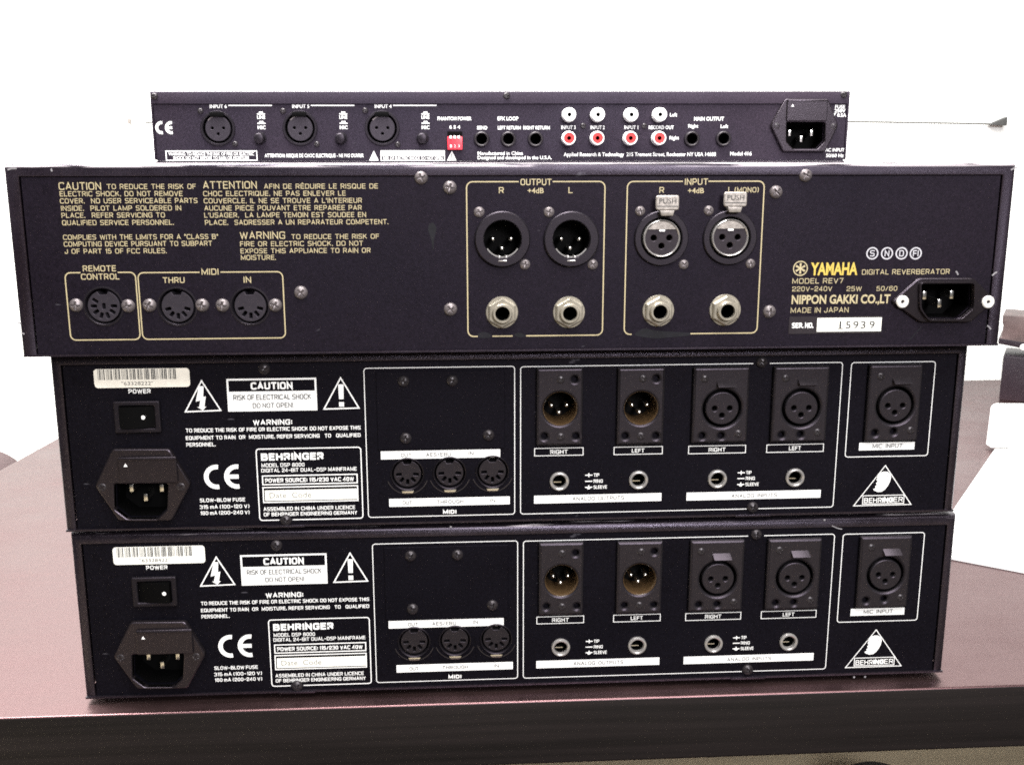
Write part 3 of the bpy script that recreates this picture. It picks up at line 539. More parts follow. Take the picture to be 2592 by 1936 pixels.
ik = Ink(iy); ik.T('EFX LOOP', (-2.65, 25.71), (10.49, 25.70), 2.327, .024); ik.T('SEND', (-15.62, 20.08), (-9.11, 20.08), 2.121, .024); ik.T('LEFT RETURN', (-2.53, 20.08), (12.03, 20.07), 2.121, .024); ik.T('RIGHT RETURN', (13.57, 20.07), (30.39, 20.06), 2.121, .024)
ik.build('effects_loop_lettering', M['white'], pa)
ik = Ink(iy); ik.T('Manufactured in China', (-15.39, 4.37), (13.45, 4.35), 2.190, .022); ik.T('Designed and developed in the U.S.A.', (-15.42, 1.69), (31.79, 1.65), 2.190, .022); ik.build('origin_lettering', M['white'], pa)
ik = Ink(iy)
for t, a, b in (('INPUT 3', (37.61, 20.26), (46.73, 20.26)), ('INPUT 2', (56.20, 20.25), (65.12, 20.25)), ('INPUT 1', (77.62, 20.24), (86.40, 20.24)), ('RECORD OUT', (93.08, 20.24), (109.04, 20.23)), ('Left', (106.31, 27.98), (110.87, 27.97)), ('Right', (106.44, 13.83), (112.49, 13.82))): ik.T(t, a, b, 2.190, .022)
ik.build('phono_lettering', M['white'], pa)
ik = Ink(iy); ik.T('MAIN OUTPUT', (121.74, 25.52), (140.66, 25.51), 2.349, .024); ik.T('Right', (118.15, 21.10), (124.51, 21.09), 2.102, .022); ik.T('Left', (138.76, 20.90), (143.53, 20.90), 2.102, .022); ik.build('main_output_lettering', M['white'], pa)
ik = Ink(iy); ik.T('Applied Research & Technology  215 Tremont Street, Rochester NY USA 14608', (39.39, 3.23), (136.46, 4.01), 2.327, .022); ik.T('Model 416', (145.55, 4.00), (159.31, 3.99), 2.287, .022); ik.build('maker_lettering', M['white'], pa)
ik = Ink(iy)
for t, a, b in (('FUSE', (210.93, 32.85), (217.16, 32.85)), ('250V', (210.70, 30.40), (217.64, 30.40)), ('T 0.5A', (209.99, 27.70), (218.27, 27.70)), ('AC INPUT', (206.26, 6.25), (218.64, 6.24)), ('50/60 Hz', (207.00, 2.76), (218.43, 2.75))): ik.T(t, a, b, 2.102, .022)
ik.build('mains_lettering', M['white'], pa)

# ================================================================== reverb with gold lettering (Y)
YW, YH, YD = 448.4, 84.1, 330
Y = empty('rack_reverb', (-1.40, -14.40, 177.67), 0.00059, 'widest black unit with gold lettering and frames, second from the top of the stack', 'reverb unit')
pf = .7
cover(Y, YW, YH, YD, 5.4, 6.3, [(0, YD), (0, 3), (.06, 1.2), (.17, .4), (.34, 0), (.92, 0), (1, .25), (1, pf + .6)], M['cover_y'])
feet(Y, YW, YD, 1.78)
H = []
for c, s1, s2 in (((-9.95, 50.93), (-20.26, 62.77), (0.17, 39.47)), ((20.97, 50.76), (10.87, 62.65), (30.85, 39.25))): xlr_male(Y, c, pf, H, (s1, s2))
for c, s1, s2, t in (((61.84, 50.88), (51.96, 62.96), (72.54, 38.96), (63.20, 66.70)), ((93.12, 51.05), (83.13, 63.04), (103.38, 39.09), (93.73, 68.13))): xlr_female(Y, c, pf, H, (s1, s2), 'chrome', tab=t)
for c in ((-10.25, 17.83), (20.31, 17.60), (61.44, 17.89), (92.49, 17.94)): jack(Y, c, pf, H, 'nut')
din(Y, (-187.01, 22.26), pf, H, (None, 180, 145, 215, 252, 288, 325, 0), 'y')
for c in ((-154.89, 21.83), (-122.94, 21.71)): din(Y, c, pf, H, (195, 232, 270, 308, 345), 'y')
inlet(Y, pf, H, [(169.90, 21.37), (181.83, 32.25), (207.91, 32.05), (219.98, 21.50), (208.42, 11.17), (184.49, 11.42)], [(182.63, 29.83), (207.54, 29.74), (208.45, 18.39), (202.86, 12.99), (187.91, 13.15), (183.60, 18.33)],
      ((187.61, 23.53), (200.67, 23.71), (195.08, 19.68)), ((174.93, 21.32), (215.74, 20.83)), None, 'rivet', 2.0)
py = obj('rear_panel', plate('rear_panel', [[(-YW / 2 + 7, 1.0), (YW / 2 - 7, 1.0), (YW / 2 - 7, YH - 5.8), (-YW / 2 + 7, YH - 5.8)]] + H, pf, 1.2, M['panel_y']), Y)
for c in ((-198.78, 22.85), (-176.28, 22.34), (-166.99, 22.55), (-143.97, 22.34), (-135.04, 22.25), (-111.83, 22.04), (-45.71, 77.92), (-33.13, 73.60), (-100.22, 27.61), (-33.57, 19.45), (126.55, 78.59), (113.46, 71.20), (113.31, 16.98)): screw(Y, c, pf, 3.05, 1.9, M['steel'])
iy = pf - .1
def para(name, m, lines, h, bold=0, word=1.0):
    ik = Ink(iy)
    for t, a, b, *hh in lines: ik.E(t, a, b, hh[0] if hh else h, .13 if hh else .14, word)
    return ik.build(name, m, py)
hy = 2.182; hb = 3.212
para('caution_lettering', M['gold'], [('CAUTION', (-201.64, 74.59), (-183.70, 74.55), hb, .004), ('TO REDUCE THE RISK OF', (-181.30, 74.37), (-143.40, 74.28)), ('ELECTRIC SHOCK. DO NOT REMOVE', (-201.48, 71.36), (-149.30, 71.22)), ('COVER.  NO USER SERVICEABLE PARTS', (-201.64, 68.36), (-143.10, 68.17)), ('INSIDE.  PILOT LAMP SOLDERED IN', (-201.47, 65.23), (-150.30, 65.04)), ('PLACE.  REFER SERVICING TO', (-201.57, 62.20), (-157.49, 62.03)), ('QUALIFIED SERVICE PERSONNEL.', (-201.57, 59.06), (-153.93, 58.84))], hy, .006, 1.7)
para('compliance_lettering', M['gold'], [('COMPLIES WITH THE LIMITS FOR A "CLASS B"', (-201.73, 52.85), (-135.18, 52.49)), ('COMPUTING DEVICE PURSUANT TO SUBPART', (-201.71, 49.91), (-137.95, 49.54)), ('J OF PART 15 OF FCC RULES.', (-201.59, 46.72), (-157.84, 46.45))], hy, .006, 1.7)
para('french_caution_lettering', M['gold'], [('ATTENTION', (-140.34, 74.91), (-117.20, 74.86), hb, .004), ('AFIN DE R\u00c9DUIRE LE RISQUE DE', (-114.13, 74.33), (-64.69, 74.21)), ('CHOC ELECTRIQUE. NE PAS ENLEVER LE', (-140.45, 71.31), (-78.83, 71.14)), ("COUVERCLE. IL NE SE TROUVE A L'INTERIEUR", (-140.41, 68.22), (-71.82, 68.00)), ('AUCUNE PIECE POUVANT ETRE REPAREE PAR', (-140.38, 65.12), (-72.04, 64.87)), ("L'USAGER.  LA LAMPE TEMOIN EST SOUDEE EN", (-140.57, 62.07), (-70.23, 61.79)), ('PLACE.  SADRESSER A UN REPARATEUR COMPETENT.', (-140.47, 58.96), (-60.59, 58.60))], hy, .006, 1.7)
para('warning_lettering', M['gold'], [('WARNING', (-125.72, 53.15), (-106.04, 53.05), hb, .004), ('TO REDUCE THE RISK OF', (-103.28, 52.50), (-64.83, 52.30)), ('FIRE OR ELECTRIC SHOCK. DO NOT', (-125.80, 49.53), (-71.94, 49.22)), ('EXPOSE THIS APPLIANCE TO RAIN OR', (-125.80, 46.43), (-68.73, 46.08)), ('MOISTURE.', (-125.79, 43.44), (-110.54, 43.34))], hy, .006, 1.7)
lw = 0.515
ik = Ink(iy); q = quad_rect((-202.16, 37.29), (-171.89, 37.18), (-172.29, 7.15), (-202.74, 7.37)); ik.frame(*q, lw, 2.4, [((-195.69, 37.36)[0], (-179.63, 37.24)[0])])
ik.E('REMOTE', (-194.54, 39.08), (-180.25, 38.98), 2.606, .15); ik.E('CONTROL', (-195.61, 35.51), (-179.07, 35.38), 2.606, .15); ik.build('remote_control_frame', M['gold'], py)
ik = Ink(iy); q = quad_rect((-170.90, 37.05), (-107.87, 37.01), (-107.97, 7.09), (-171.20, 7.44)); ik.frame(*q, lw, 2.4, [((-144.21, 37.16)[0], (-135.05, 37.09)[0])])
ik.E('MIDI', (-143.32, 37.27), (-135.93, 37.21), 2.727, .15); ik.E('THRU', (-160.39, 33.67), (-150.95, 33.60), 2.606, .15); ik.E('IN', (-125.15, 33.58), (-121.88, 33.55), 2.727, .15); ik.build('midi_frame', M['gold'], py)
for nm, q, gp, gb, ts in (('output_frame', quad_rect((-25.79, 76.01), (35.92, 76.07), (35.80, 6.75), (-25.75, 7.10)), ((-2.69, 76.09)[0], (12.45, 76.06)[0]), [((-21.31, 7.19)[0], (-14.67, 7.11)[0]), ((-5.41, 7.01)[0], (0.77, 6.94)[0])], (('OUTPUT', (-1.89, 75.89), (11.98, 75.86), 2.814), ('R', (-11.48, 72.33), (-9.22, 72.32), 2.680), ('+4dB', (1.31, 72.16), (8.46, 72.14), 2.278), ('L', (19.52, 72.31), (21.39, 72.30), 2.680))),
                        ('input_frame', quad_rect((45.89, 75.99), (107.95, 76.06), (107.99, 6.93), (45.94, 7.27)), ((70.92, 76.00)[0], (82.47, 75.98)[0]), [((49.41, 7.44)[0], (76.80, 7.13)[0])], (('INPUT', (71.80, 75.87), (82.27, 75.85), 2.814), ('R', (60.39, 72.20), (62.56, 72.20), 2.680), ('+4dB', (73.30, 71.97), (80.59, 71.95), 2.278), ('L', (91.63, 72.25), (93.34, 72.25), 2.546), ('(MONO)', (94.57, 72.25), (105.54, 72.22), 2.278)))):
    ik = Ink(iy); ik.frame(*q, 0.536, 2.6, [gp], gb)
    for t, a, b, h in ts: ik.T(t, a, b, h, .012) if 'd' in t else ik.E(t, a, b, h, .15)
    ik.build(nm, M['gold'], py)
def blot(name, pts, m, par, y): ik = Ink(y); ik.poly(soft(pts, 6, 6)); return ik.build(name, m, par)
blot('smudge', [(-21.85, 8.09), (-18.42, 9.23), (-14.80, 7.60), (-15.91, 6.08), (-20.49, 6.14)], M['scuff'], py, iy)
blot('smudge', [(-5.41, 7.49), (-2.32, 8.71), (0.98, 6.94), (-2.32, 5.93)], M['scuff'], py, iy)
blot('smudge', [(49.57, 6.74), (55.05, 10.17), (59.97, 8.72), (76.79, 7.49), (76.14, 6.09), (59.38, 4.88)], M['scuff'], py, iy)
blot('smudge', [(-42.81, 57.51), (-40.68, 58.57), (-39.11, 55.70), (-40.51, 50.91), (-40.92, 44.88), (-41.72, 50.91), (-43.15, 55.12)], M['scuff'], py, iy)
blot('scratch', [(179.99, 2.40), (180.37, 2.16), (186.36, 9.05), (185.97, 9.41)], M['scuff'], py, iy)
for a, b in (((217.35, 32.85), (219.55, 34.56)), ((217.29, 9.49), (219.27, 7.70)), ((200.21, 34.99), (201.44, 33.26)), ((221.27, 80.76), (224.35, 82.03)), ((-222.14, 81.51), (-218.23, 82.07)), ((-224.50, 15.24), (-223.08, 14.80)), ((-223.49, 10.66), (-222.07, 10.28)), ((-203.93, 81.94), (-203.58, 80.79))):
    ik = Ink(-.1 if b[0] > 215 or b[0] < -215 or b[1] > 78.6 else iy); ik.stroke([a, ((a[0] + b[0]) / 2, (a[1] + b[1]) / 2 + .3), b], .7); ik.build('scratch', M['scratch'], py)
ik = Ink(iy)
for t, cx in (('S', (159.98, 43.45)), ('N', (166.88, 43.41)), ('D', (173.74, 43.36)), ('FI', (180.43, 43.32))):
    r = 2.555; ik.stroke(circ(cx[0], cx[1], r, 28), 0.611, True); wt = 1.111 if t != 'FI' else 1.333; ik.E(t, (cx[0] - wt, cx[1]), (cx[0] + wt, cx[1]), 2.888, .16)
ik.build('approval_marks', M['silver'], py)
ik = Ink(iy); c = (126.76, 36.79); ik.stroke(circ(c[0], c[1], 3.221, 36), 0.500, True)
for k in range(3):   # three crossed tuning forks as plain spokes
    a = math.radians(90 + 60 * k)
    for s in (1, -1):
        d = (math.cos(a) * s, math.sin(a) * s); n = (-d[1], d[0]); L = 2.444
        ik.poly([(c[0] + n[0] * .25, c[1] + n[1] * .25), (c[0] - n[0] * .25, c[1] - n[1] * .25), (c[0] + d[0] * L - n[0] * .5, c[1] + d[1] * L - n[1] * .5), (c[0] + d[0] * L + n[0] * .5, c[1] + d[1] * L + n[1] * .5)])
ik.build('fork_emblem', M['gold'], py)
ik = Ink(iy); ik.T('YAMAHA', (131.59, 36.70), (153.59, 36.54), 5.554, .035); ik.build('maker_name', M['yellow'], py)
para('model_lettering', M['gold'], [('DIGITAL REVERBERATOR', (155.75, 35.03), (197.28, 34.73), 2.388), ('MODEL REV7', (123.31, 31.10), (147.25, 30.92), 2.444), ('220V\u2212240V', (123.52, 27.43), (142.23, 27.28), 2.222), ('25W', (149.09, 27.28), (156.20, 27.22), 2.222), ('50/60', (163.19, 27.27), (172.98, 27.19), 2.222), ('MADE IN JAPAN', (123.33, 17.63), (150.66, 17.37), 2.444)], 1, .003, 1.4)
ik = Ink(iy); ik.T('NIPPON GAKKI CO.,LT', (123.51, 22.60), (170.06, 22.41), 3.999, .028); ik.build('company_name', M['gold'], py)
q = quad_rect((122.51, 14.57), (166.71, 14.41), (167.14, 6.50), (123.15, 6.40))
pl = obj('serial_plate', plate('serial_plate', [rrect(*q, .5)], iy - .15, .2, M['plastic_g']), py)
q = quad_rect((136.00, 13.73), (166.58, 13.83), (166.71, 7.50), (136.17, 7.25)); obj('serial_label', plate('serial_label', [rrect(*q, .15)], iy - .25, .1, M['label']), pl)
ik = Ink(iy - .25); ik.E('SER. NO.', (124.21, 10.48), (134.39, 10.37), 2.444, .2); ik.build('serial_word', M['white'], pl)
ik = Ink(iy - .33)
for ch, x in zip('15939', (712, 775, 838, 900, 968)):
    pass
for ch, a, b in (('1', (146.70, 10.53), (147.53, 10.52)), ('5', (149.66, 10.50), (152.08, 10.47)), ('9', (153.21, 10.52), (155.75, 10.49)), ('3', (156.76, 10.48), (159.13, 10.46)), ('9', (160.90, 10.50), (163.46, 10.47))): ik.T(ch, a, b, 3.332, .004)
a = (147.24, 8.77); ik.rect(a[0] - 1.1, a[0] + 1.3, a[1] - .15, a[1] + .25); ik.build('serial_number', M['black_ink'], pl)

# ================================================================== effects processor (B), built once and copied
BW, BH, BD = 437, 85.5, 215
def make_processor():
    B = empty('effects_processor', (0, 0, 3), 0, 'black processor with white print at the bottom of the stack, resting on the table', 'effects processor', 'twin black effects processors in the stack')
    pf = .8
    cover(B, BW, BH, BD, 4.8, 5.3, [(0, BD), (0, 4.2), (.05, 2.6), (.15, 1.4), (.32, .6), (.58, .15), (.85, 0), (1, .12), (1, pf + .6)], M['cover_b'], bottom_lip=-.5)
    feet(B, BW, BD, 3)
    H = []
    inlet(B, pf, H, [(-201.91, 23.06), (-192.56, 40.84), (-166.10, 40.37), (-157.44, 22.88), (-167.45, 4.92), (-192.06, 5.44)], [(-192.88, 23.88), (-168.01, 23.40), (-169.43, 10.59), (-174.23, 5.96), (-187.81, 6.23), (-193.56, 11.39)],
          ((-186.80, 19.81), (-172.62, 19.54), (-180.47, 14.98)), ((-198.54, 22.34), (-162.14, 21.80)), ((-189.84, 91.23)[0], (-162.97, 90.62)[0], (-180.08, 24.33)[1], (-179.16, 37.12)[1]), proud=3.2)
    x0, x1, z0, z1 = quad_rect((-190.37, 63.41), (-169.33, 63.45), (-169.56, 48.08), (-191.01, 48.09))
    cx, cz = (x0 + x1) / 2, (z0 + z1) / 2; hw, hh = (x1 - x0) / 2, (z1 - z0) / 2
    bz = obj('power_switch', plate('power_switch', [rrect(-hw, hw, -hh, hh, .8), rrect(-hw * .75, hw * .75, -hh * .7, hh * .7, .5)], -2.2, 2.4, M['plastic'], .6), B, (cx, pf, cz))
    rw, rh = hw * .72, hh * .66; g = G(); n = 10   # rocker with a dished face, one end proud
    for i in range(n + 1):
        t = -1 + 2 * i / n; yy = -2.4 - 1.6 * t - 1.0 * (t * t - 1) * -1; g.v += [(t * rw, yy, -rh), (t * rw, yy, rh), (t * rw, 4, rh), (t * rw, 4, -rh)]
    for i in range(n): g.f += [[4 * i + j, 4 * i + (j + 1) % 4, 4 * i + 4 + (j + 1) % 4, 4 * i + 4 + j] for j in range(4)]
    g.f += [[0, 1, 2, 3], [4 * n, 4 * n + 1, 4 * n + 2, 4 * n + 3]]
    rk = obj('rocker', g.mesh('rocker', M['dark'], 40), bz)
    obj('dot', cached('dot', lambda: G().lathe([(.95, 1.5), (.95, -.15), (.01, -.2)], 20).mesh('dot', M['bright'])), bz, (rw * .68, -4.0, 0))
    H.append(rrect(cx - hw * .8, cx + hw * .8, cz - hh * .8, cz + hh * .8, .5))
    for c in ((-55.37, 24.94), (-34.98, 25.05), (-14.28, 25.27)): din(B, c, pf, H, (185, 228, 270, 312, 355), 'b')
    for q, cc, ss, hs in ((quad_rect((6.52, 76.63), (28.75, 76.48), (29.38, 38.22), (7.01, 38.52)), (18.07, 56.67), ((18.20, 70.84), (18.46, 42.78)), ((10.68, 43.11), (25.87, 42.97), (25.00, 70.94))),
                          (quad_rect((45.38, 76.24), (68.03, 76.09), (68.91, 37.87), (45.79, 38.14)), (57.19, 56.31), ((57.61, 70.80), (57.33, 42.47)), ((49.80, 42.57), (64.76, 42.43), (64.22, 70.81)))):
        m0 = ((q[0] + q[1]) / 2, (q[2] + q[3]) / 2); rel = lambda p: (p[0] - m0[0], p[1] - m0[1]); r0 = rrect(q[0] - m0[0], q[1] - m0[0], q[2] - m0[1], q[3] - m0[1], .8)
        k = rel(cc)
        o = obj('xlr_plug_socket', plate('xlr_plug_socket', [r0, circ(*k, 8.1, 48)] + [circ(*rel(h), 1.5, 20) for h in hs], -3, 3.1, M['module'], 1.2), B, (m0[0], pf, m0[1]))
        obj('cup', G().lathe([(8.4, -1.6), (8.3, -2.6), (8.0, -2.3), (7.7, 0), (7.4, 13)], 48, k).mesh('cup', M['brown'], 50), o)
        obj('cup_base', G().lathe([(7.5, 13), (0.01, 13)], 40, k).mesh('cup_base', M['dark']), o)
        for dx, dz in ((-3.7, .6), (3.7, .6), (0, -2.9)): obj('pin', pin_mesh(1.05, 12, M['pin']), o, (k[0] + dx, 13, k[1] + dz))
        for s in ss: screw(o, rel(s), -2.75, 2.1, .8, M['blacksteel'])
        H.append(circ(*cc, 8.8)); 
    for q, cc, tb_, ss, hs in ((quad_rect((81.89, 76.01), (109.35, 75.82), (109.89, 38.06), (82.51, 38.37)), (96.72, 55.54), (97.97, 68.41), ((87.59, 70.24), (105.15, 42.80)), ((87.44, 41.93), (96.84, 41.90))),
                               (quad_rect((121.40, 75.82), (148.56, 75.64), (149.02, 37.85), (121.34, 38.04)), (135.76, 55.10), (137.61, 68.89), ((127.15, 69.97), (144.44, 42.77)), ((126.70, 41.78), (136.08, 41.81))),
                               (quad_rect((168.38, 76.04), (194.82, 76.00), (195.14, 37.46), (168.46, 37.36)), (182.48, 55.51), (184.46, 68.71), ((174.05, 70.22), (191.16, 42.90)), ((173.21, 41.86), (182.66, 42.45)))):
        m0 = ((q[0] + q[1]) / 2, (q[2] + q[3]) / 2); rel = lambda p: (p[0] - m0[0], p[1] - m0[1]); r0 = rrect(q[0] - m0[0], q[1] - m0[0], q[2] - m0[1], q[3] - m0[1], .8); k = rel(cc)
        o = obj('xlr_socket', plate('xlr_socket', [r0, circ(*k, 9.4, 48)] + [circ(*rel(h), 1.5, 20) for h in hs], -3, 3.1, M['module'], 1.2), B, (m0[0], pf, m0[1]))
        obj('socket_insert', plate('socket_insert', [circ(0, 0, 8.1, 48)] + [circ(*h, 1.25, 20) for h in ((-3.7, 0), (3.7, 0), (0, -3.5))], -2.8, 8, M['module'], .5), o, (k[0], 0, k[1]))
        obj('groove', G().lathe([(9.5, -2), (9.5, 6), (0.01, 6)], 40, k).mesh('groove', M['dark']), o)
        g = bevelled(G().prism([(-4.3, -1.9), (4.9, -1.9), (4.0, 2.2), (-4.9, 2.2)], -1.4, 1.5).mesh('release_tab', M['plastic_g']), .5)
        for v in g.vertices: v.co.y += (v.co.z * 1.15 if v.co.y < 0 else 0) - .0025
        obj('release_tab', g, o, (rel(tb_)[0], 0, rel(tb_)[1]))
        for s in ss: screw(o, rel(s), -2.75, 2.1, .8, M['blacksteel'])
        H.append(circ(*cc, 9.6))
    for c in ((18.24, 19.79), (57.20, 19.61), (96.42, 19.29), (135.37, 19.18)): jack(B, c, pf, H, 'ring')
    bp = obj('rear_panel', plate('rear_panel', [[(-BW / 2 + 6, .95), (BW / 2 - 6, .95), (BW / 2 - 6, BH - 5.3), (-BW / 2 + 6, BH - 5.3)]] + H, pf, 1.2, M['panel_b']), B)
    q = quad_rect((-69.12, 75.46), (-8.32, 75.18), (-8.28, 36.87), (-69.02, 37.24))
    bk = obj('blank_plate', plate('blank_plate', [rrect(*q, .4)], pf - .7, .75, M['panel_b'], .2), B)
    for c in ((-56.16, 70.77), (-33.21, 70.74), (-55.72, 42.92), (-16.15, 43.76)): screw(bk, c, pf - .7, 2.85, 1.7, M['blacksteel'])
    for c in ((-120.84, 77.62), (115.73, 77.58)): screw(B, c, pf - .1, 2.9, 1.9, M['blacksteel'], 'cover_screw')
    for c in ((-114.25, 2.94), (114.92, 4.21)):
        screw(B, c, pf - .1, 2.9, 1.9, M['blacksteel'], 'cover_screw')
        obj('bottom_lug', cached('lug', lambda: bevelled(G().box(-9, 9, -1.1, 1, 0, 1.1).mesh('bottom_lug', M['cover_b']), .2)), B, (c[0], 0, -.25))
    iy = pf - .12
    # barcode label
    q = quad_rect((-198.56, 78.52), (-155.05, 78.39), (-155.40, 69.43), (-199.02, 69.61)); lab = obj('barcode_label', plate('barcode_label', [rrect(*q, 1.6)], iy - .1, .15, M['label']), bp)
    ik = Ink(iy - .18); rnd = random.Random(3); a, b = (-196.97, 76.14), (-160.88, 75.24); x = a[0]; zt, zb = (-180.54, 78.31)[1], (-180.91, 73.33)[1]; i = 0
    while x < b[0]:
        i += 1; w = rnd.choice((.22, .22, .5)); ik.rect(x, x + w, zb, zt); x += w + (rnd.choice((.2, .2, .42)) if i % 5 else .75)
    ik.build('barcode_bars', M['ink'], lab)
    ik = Ink(iy - .18); ik.T('"63328422"', (-186.47, 71.70), (-172.06, 71.34), 1.694); num = ik.build('barcode_number', M['ink'], lab)
    def P(name, m, lines, y=iy, word=1.0):
        ik = Ink(y)
        for t, a, b, h, bold in lines: ik.E(t, a, b, h, (.155 if bold == 0 else .155 + bold * 1.6), word)
        return ik.build(name, m, bp)
    P('power_lettering', M['white'], [('POWER', (-183.66, 67.85), (-173.53, 67.59), 2.057, .02)])
    ik = Ink(iy); warn_triangle(ik, (-149.98, 72.26), (-158.31, 57.55), (-141.96, 57.95), 0.605)
    c = (-150.49, 63.85); s = 0.060; ik.poly([(c[0] + dx * s, c[1] - dz * s) for dx, dz in ((-15, -98), (22, -98), (14, -12), (34, -16), (18, 66), (32, 66), (4, 96), (-38, 68), (-22, 68), (-10, 16), (-46, 26))]); ik.build('voltage_symbol', M['white'], bp)
    ik = Ink(iy); warn_triangle(ik, (-85.61, 72.72), (-93.89, 57.79), (-77.48, 58.02), 0.605)
    c = (-85.62, 66.04); w = 2.541 / 2; h = 7.138 / 2; ik.poly([(c[0] - w, c[1] + h), (c[0] + w, c[1] + h), (c[0] + w * .82, c[1] - h), (c[0] - w * .82, c[1] - h)]); c = (-85.60, 59.92); w *= .9; ik.rect(c[0] - w, c[0] + w, c[1] - w, c[1] + w); ik.build('attention_symbol', M['white'], bp)
    ik = Ink(iy); q = quad_rect((-138.38, 72.61), (-97.10, 73.01), (-97.25, 57.64), (-138.41, 57.25)); ik.frame(q[0] + .25, q[1] - .25, q[2] + .25, q[3] - .25, 0.847); zm = (-117.77, 66.81)[1]; ik.rect(q[0], q[1], q[2], zm); ik.E('CAUTION', (-127.52, 69.67), (-108.08, 69.18), 3.509, .22); cb = ik.build('caution_box', M['white'], bp)
    P('caution_ink', M['ink'], [('RISK OF ELECTRICAL SHOCK', (-135.85, 64.48), (-99.70, 63.53), 2.541, 0), ('DO NOT OPEN!', (-127.06, 60.24), (-108.21, 59.74), 2.420, 0)], iy - .06)
    h = 1.875
    P('warning_lettering', M['white'], [('WARNING:', (-127.37, 52.08), (-109.12, 51.58), 2.541, .022), ('TO REDUCE THE RISK OF FIRE OR ELECTRIC SHOCK DO NOT EXPOSE THIS', (-158.77, 49.59), (-77.02, 47.29), h, .012), ('EQUIPMENT TO RAIN  OR  MOISTURE. REFER SERVICING   TO   QUALIFIED', (-159.00, 45.98), (-77.13, 43.63), h, .012), ('PERSONNEL.', (-158.99, 41.74), (-145.41, 41.35), h, .012)], word=1.3)
    ik = Ink(iy); a, b = (-151.82, 25.42), (-134.21, 24.87); ce_mark(ik, a[0], b[0], a[1], 12.099, 2.178); ik.build('conformity_mark', M['white'], bp)
    P('fuse_lettering', M['white'], [('SLOW\u2212BLOW FUSE', (-154.46, 14.27), (-133.11, 13.57), h, .012), ('315 mA (100\u2212120 V)', (-154.67, 10.92), (-131.32, 10.15), h, .012), ('160 mA (200\u2212240 V)', (-154.57, 7.87), (-131.36, 7.09), h, .012)])
    ik = Ink(iy); q = quad_rect((-126.66, 38.67), (-77.32, 38.93), (-77.25, 3.32), (-126.69, 2.98)); sc = (-114.25, 2.94); ik.frame(*q, 0.484, 1.4, [], [(sc[0] - 3.2, sc[0] + 3.2)])
    q2 = quad_rect((-124.29, 25.36), (-79.44, 25.45), (-79.51, 21.11), (-124.39, 21.04)); ik.frame(*q2, 0.544); q3 = quad_rect((-124.35, 19.55), (-79.44, 19.74), (-79.44, 12.31), (-124.43, 12.04)); ik.frame(*q3, 0.544)
    ik.E('BEHRINGER', (-124.53, 35.25), (-94.94, 34.37), 3.630, .25); ik.E('MODEL DSP 8000', (-124.52, 31.02), (-104.23, 30.41), h, .16, 1.3); ik.E('DIGITAL 24\u2212BIT DUAL\u2212DSP MAINFRAME', (-124.74, 28.82), (-79.49, 27.43), h, .16, 1.3)
    ik.E('POWER SOURCE: 115/230 VAC 40W', (-123.18, 23.78), (-81.01, 22.46), 2.057, .2, 1.2); ik.E('ASSEMBLED IN CHINA UNDER LICENCE', (-124.67, 9.55), (-80.89, 8.10), h, .17, 1.3); ik.E('OF BEHRINGER ENGINEERING GERMANY', (-124.69, 6.86), (-80.00, 5.36), h, .17, 1.2); ik.build('type_plate', M['white'], bp)
    q = quad_rect((-123.57, 18.10), (-79.31, 18.37), (-79.42, 13.13), (-123.55, 12.82)); dl = obj('date_label', plate('date_label', [rrect(*q, .15)], iy - .12, .15, M['label']), bp); ik = Ink(iy - .2); ik.T('Date  Code', (-121.41, 16.05), (-101.61, 15.41), 2.662); ik.build('date_word', M['faint'], dl)
    fw = 0.361
    ik = Ink(iy); ik.frame(*quad_rect((-74.60, 77.01), (-3.59, 77.26), (-3.47, 3.45), (-74.66, 3.41)), fw, 1.4)
    bars = (quad_rect((-67.89, 36.47), (-10.60, 36.65), (-10.51, 32.68), (-67.79, 32.35)), quad_rect((-64.53, 12.53), (-5.98, 12.65), (-5.93, 8.65), (-64.41, 8.50)))
    for q in bars: ik.rect(*q)
    ik.E('MIDI', (-38.52, 5.50), (-32.04, 5.28), 1.997, .25); ik.build('digital_frame', M['white'], bp)
    P('digital_ink', M['ink'], [('OUT', (-58.25, 34.49), (-53.19, 34.34), 1.886, 0), ('AES/EBU', (-46.23, 34.65), (-34.34, 34.29), 1.886, 0), ('IN', (-25.83, 34.78), (-23.41, 34.71), 1.886, 0), ('OUT', (-58.05, 10.53), (-53.41, 10.38), 1.886, 0), ('THROUGH', (-41.51, 10.74), (-28.54, 10.32), 1.886, 0), ('IN', (-15.57, 10.70), (-13.01, 10.62), 1.886, 0)], iy - .06)
    ik = Ink(iy); q = quad_rect((-0.97, 76.98), (155.58, 76.76), (156.01, 3.29), (-0.39, 3.48)); s1, s2 = (115.73, 77.58), (114.92, 4.21); ik.frame(*q, fw, 1.4, [(s1[0] - 4.1, s1[0] + 4.1)], [(s2[0] - 3, s2[0] + 3)])
    for bx, t, a, b in ((quad_rect((6.06, 36.57), (29.73, 36.45), (29.78, 32.74), (6.19, 32.87)), 'RIGHT', (13.76, 34.75), (22.25, 34.50)), (quad_rect((44.86, 36.46), (68.63, 36.28), (68.69, 32.62), (44.94, 32.75)), 'LEFT', (53.62, 34.61), (59.78, 34.43)),
                        (quad_rect((81.57, 36.25), (109.92, 36.15), (109.99, 32.24), (81.70, 32.53)), 'RIGHT', (91.56, 34.34), (99.99, 34.09)), (quad_rect((120.47, 36.20), (148.90, 36.10), (148.98, 32.24), (120.55, 32.35)), 'LEFT', (131.66, 34.31), (137.66, 34.14))): ik.frame(*bx, 0.333); ik.E(t, a, b, 2.052, .17)
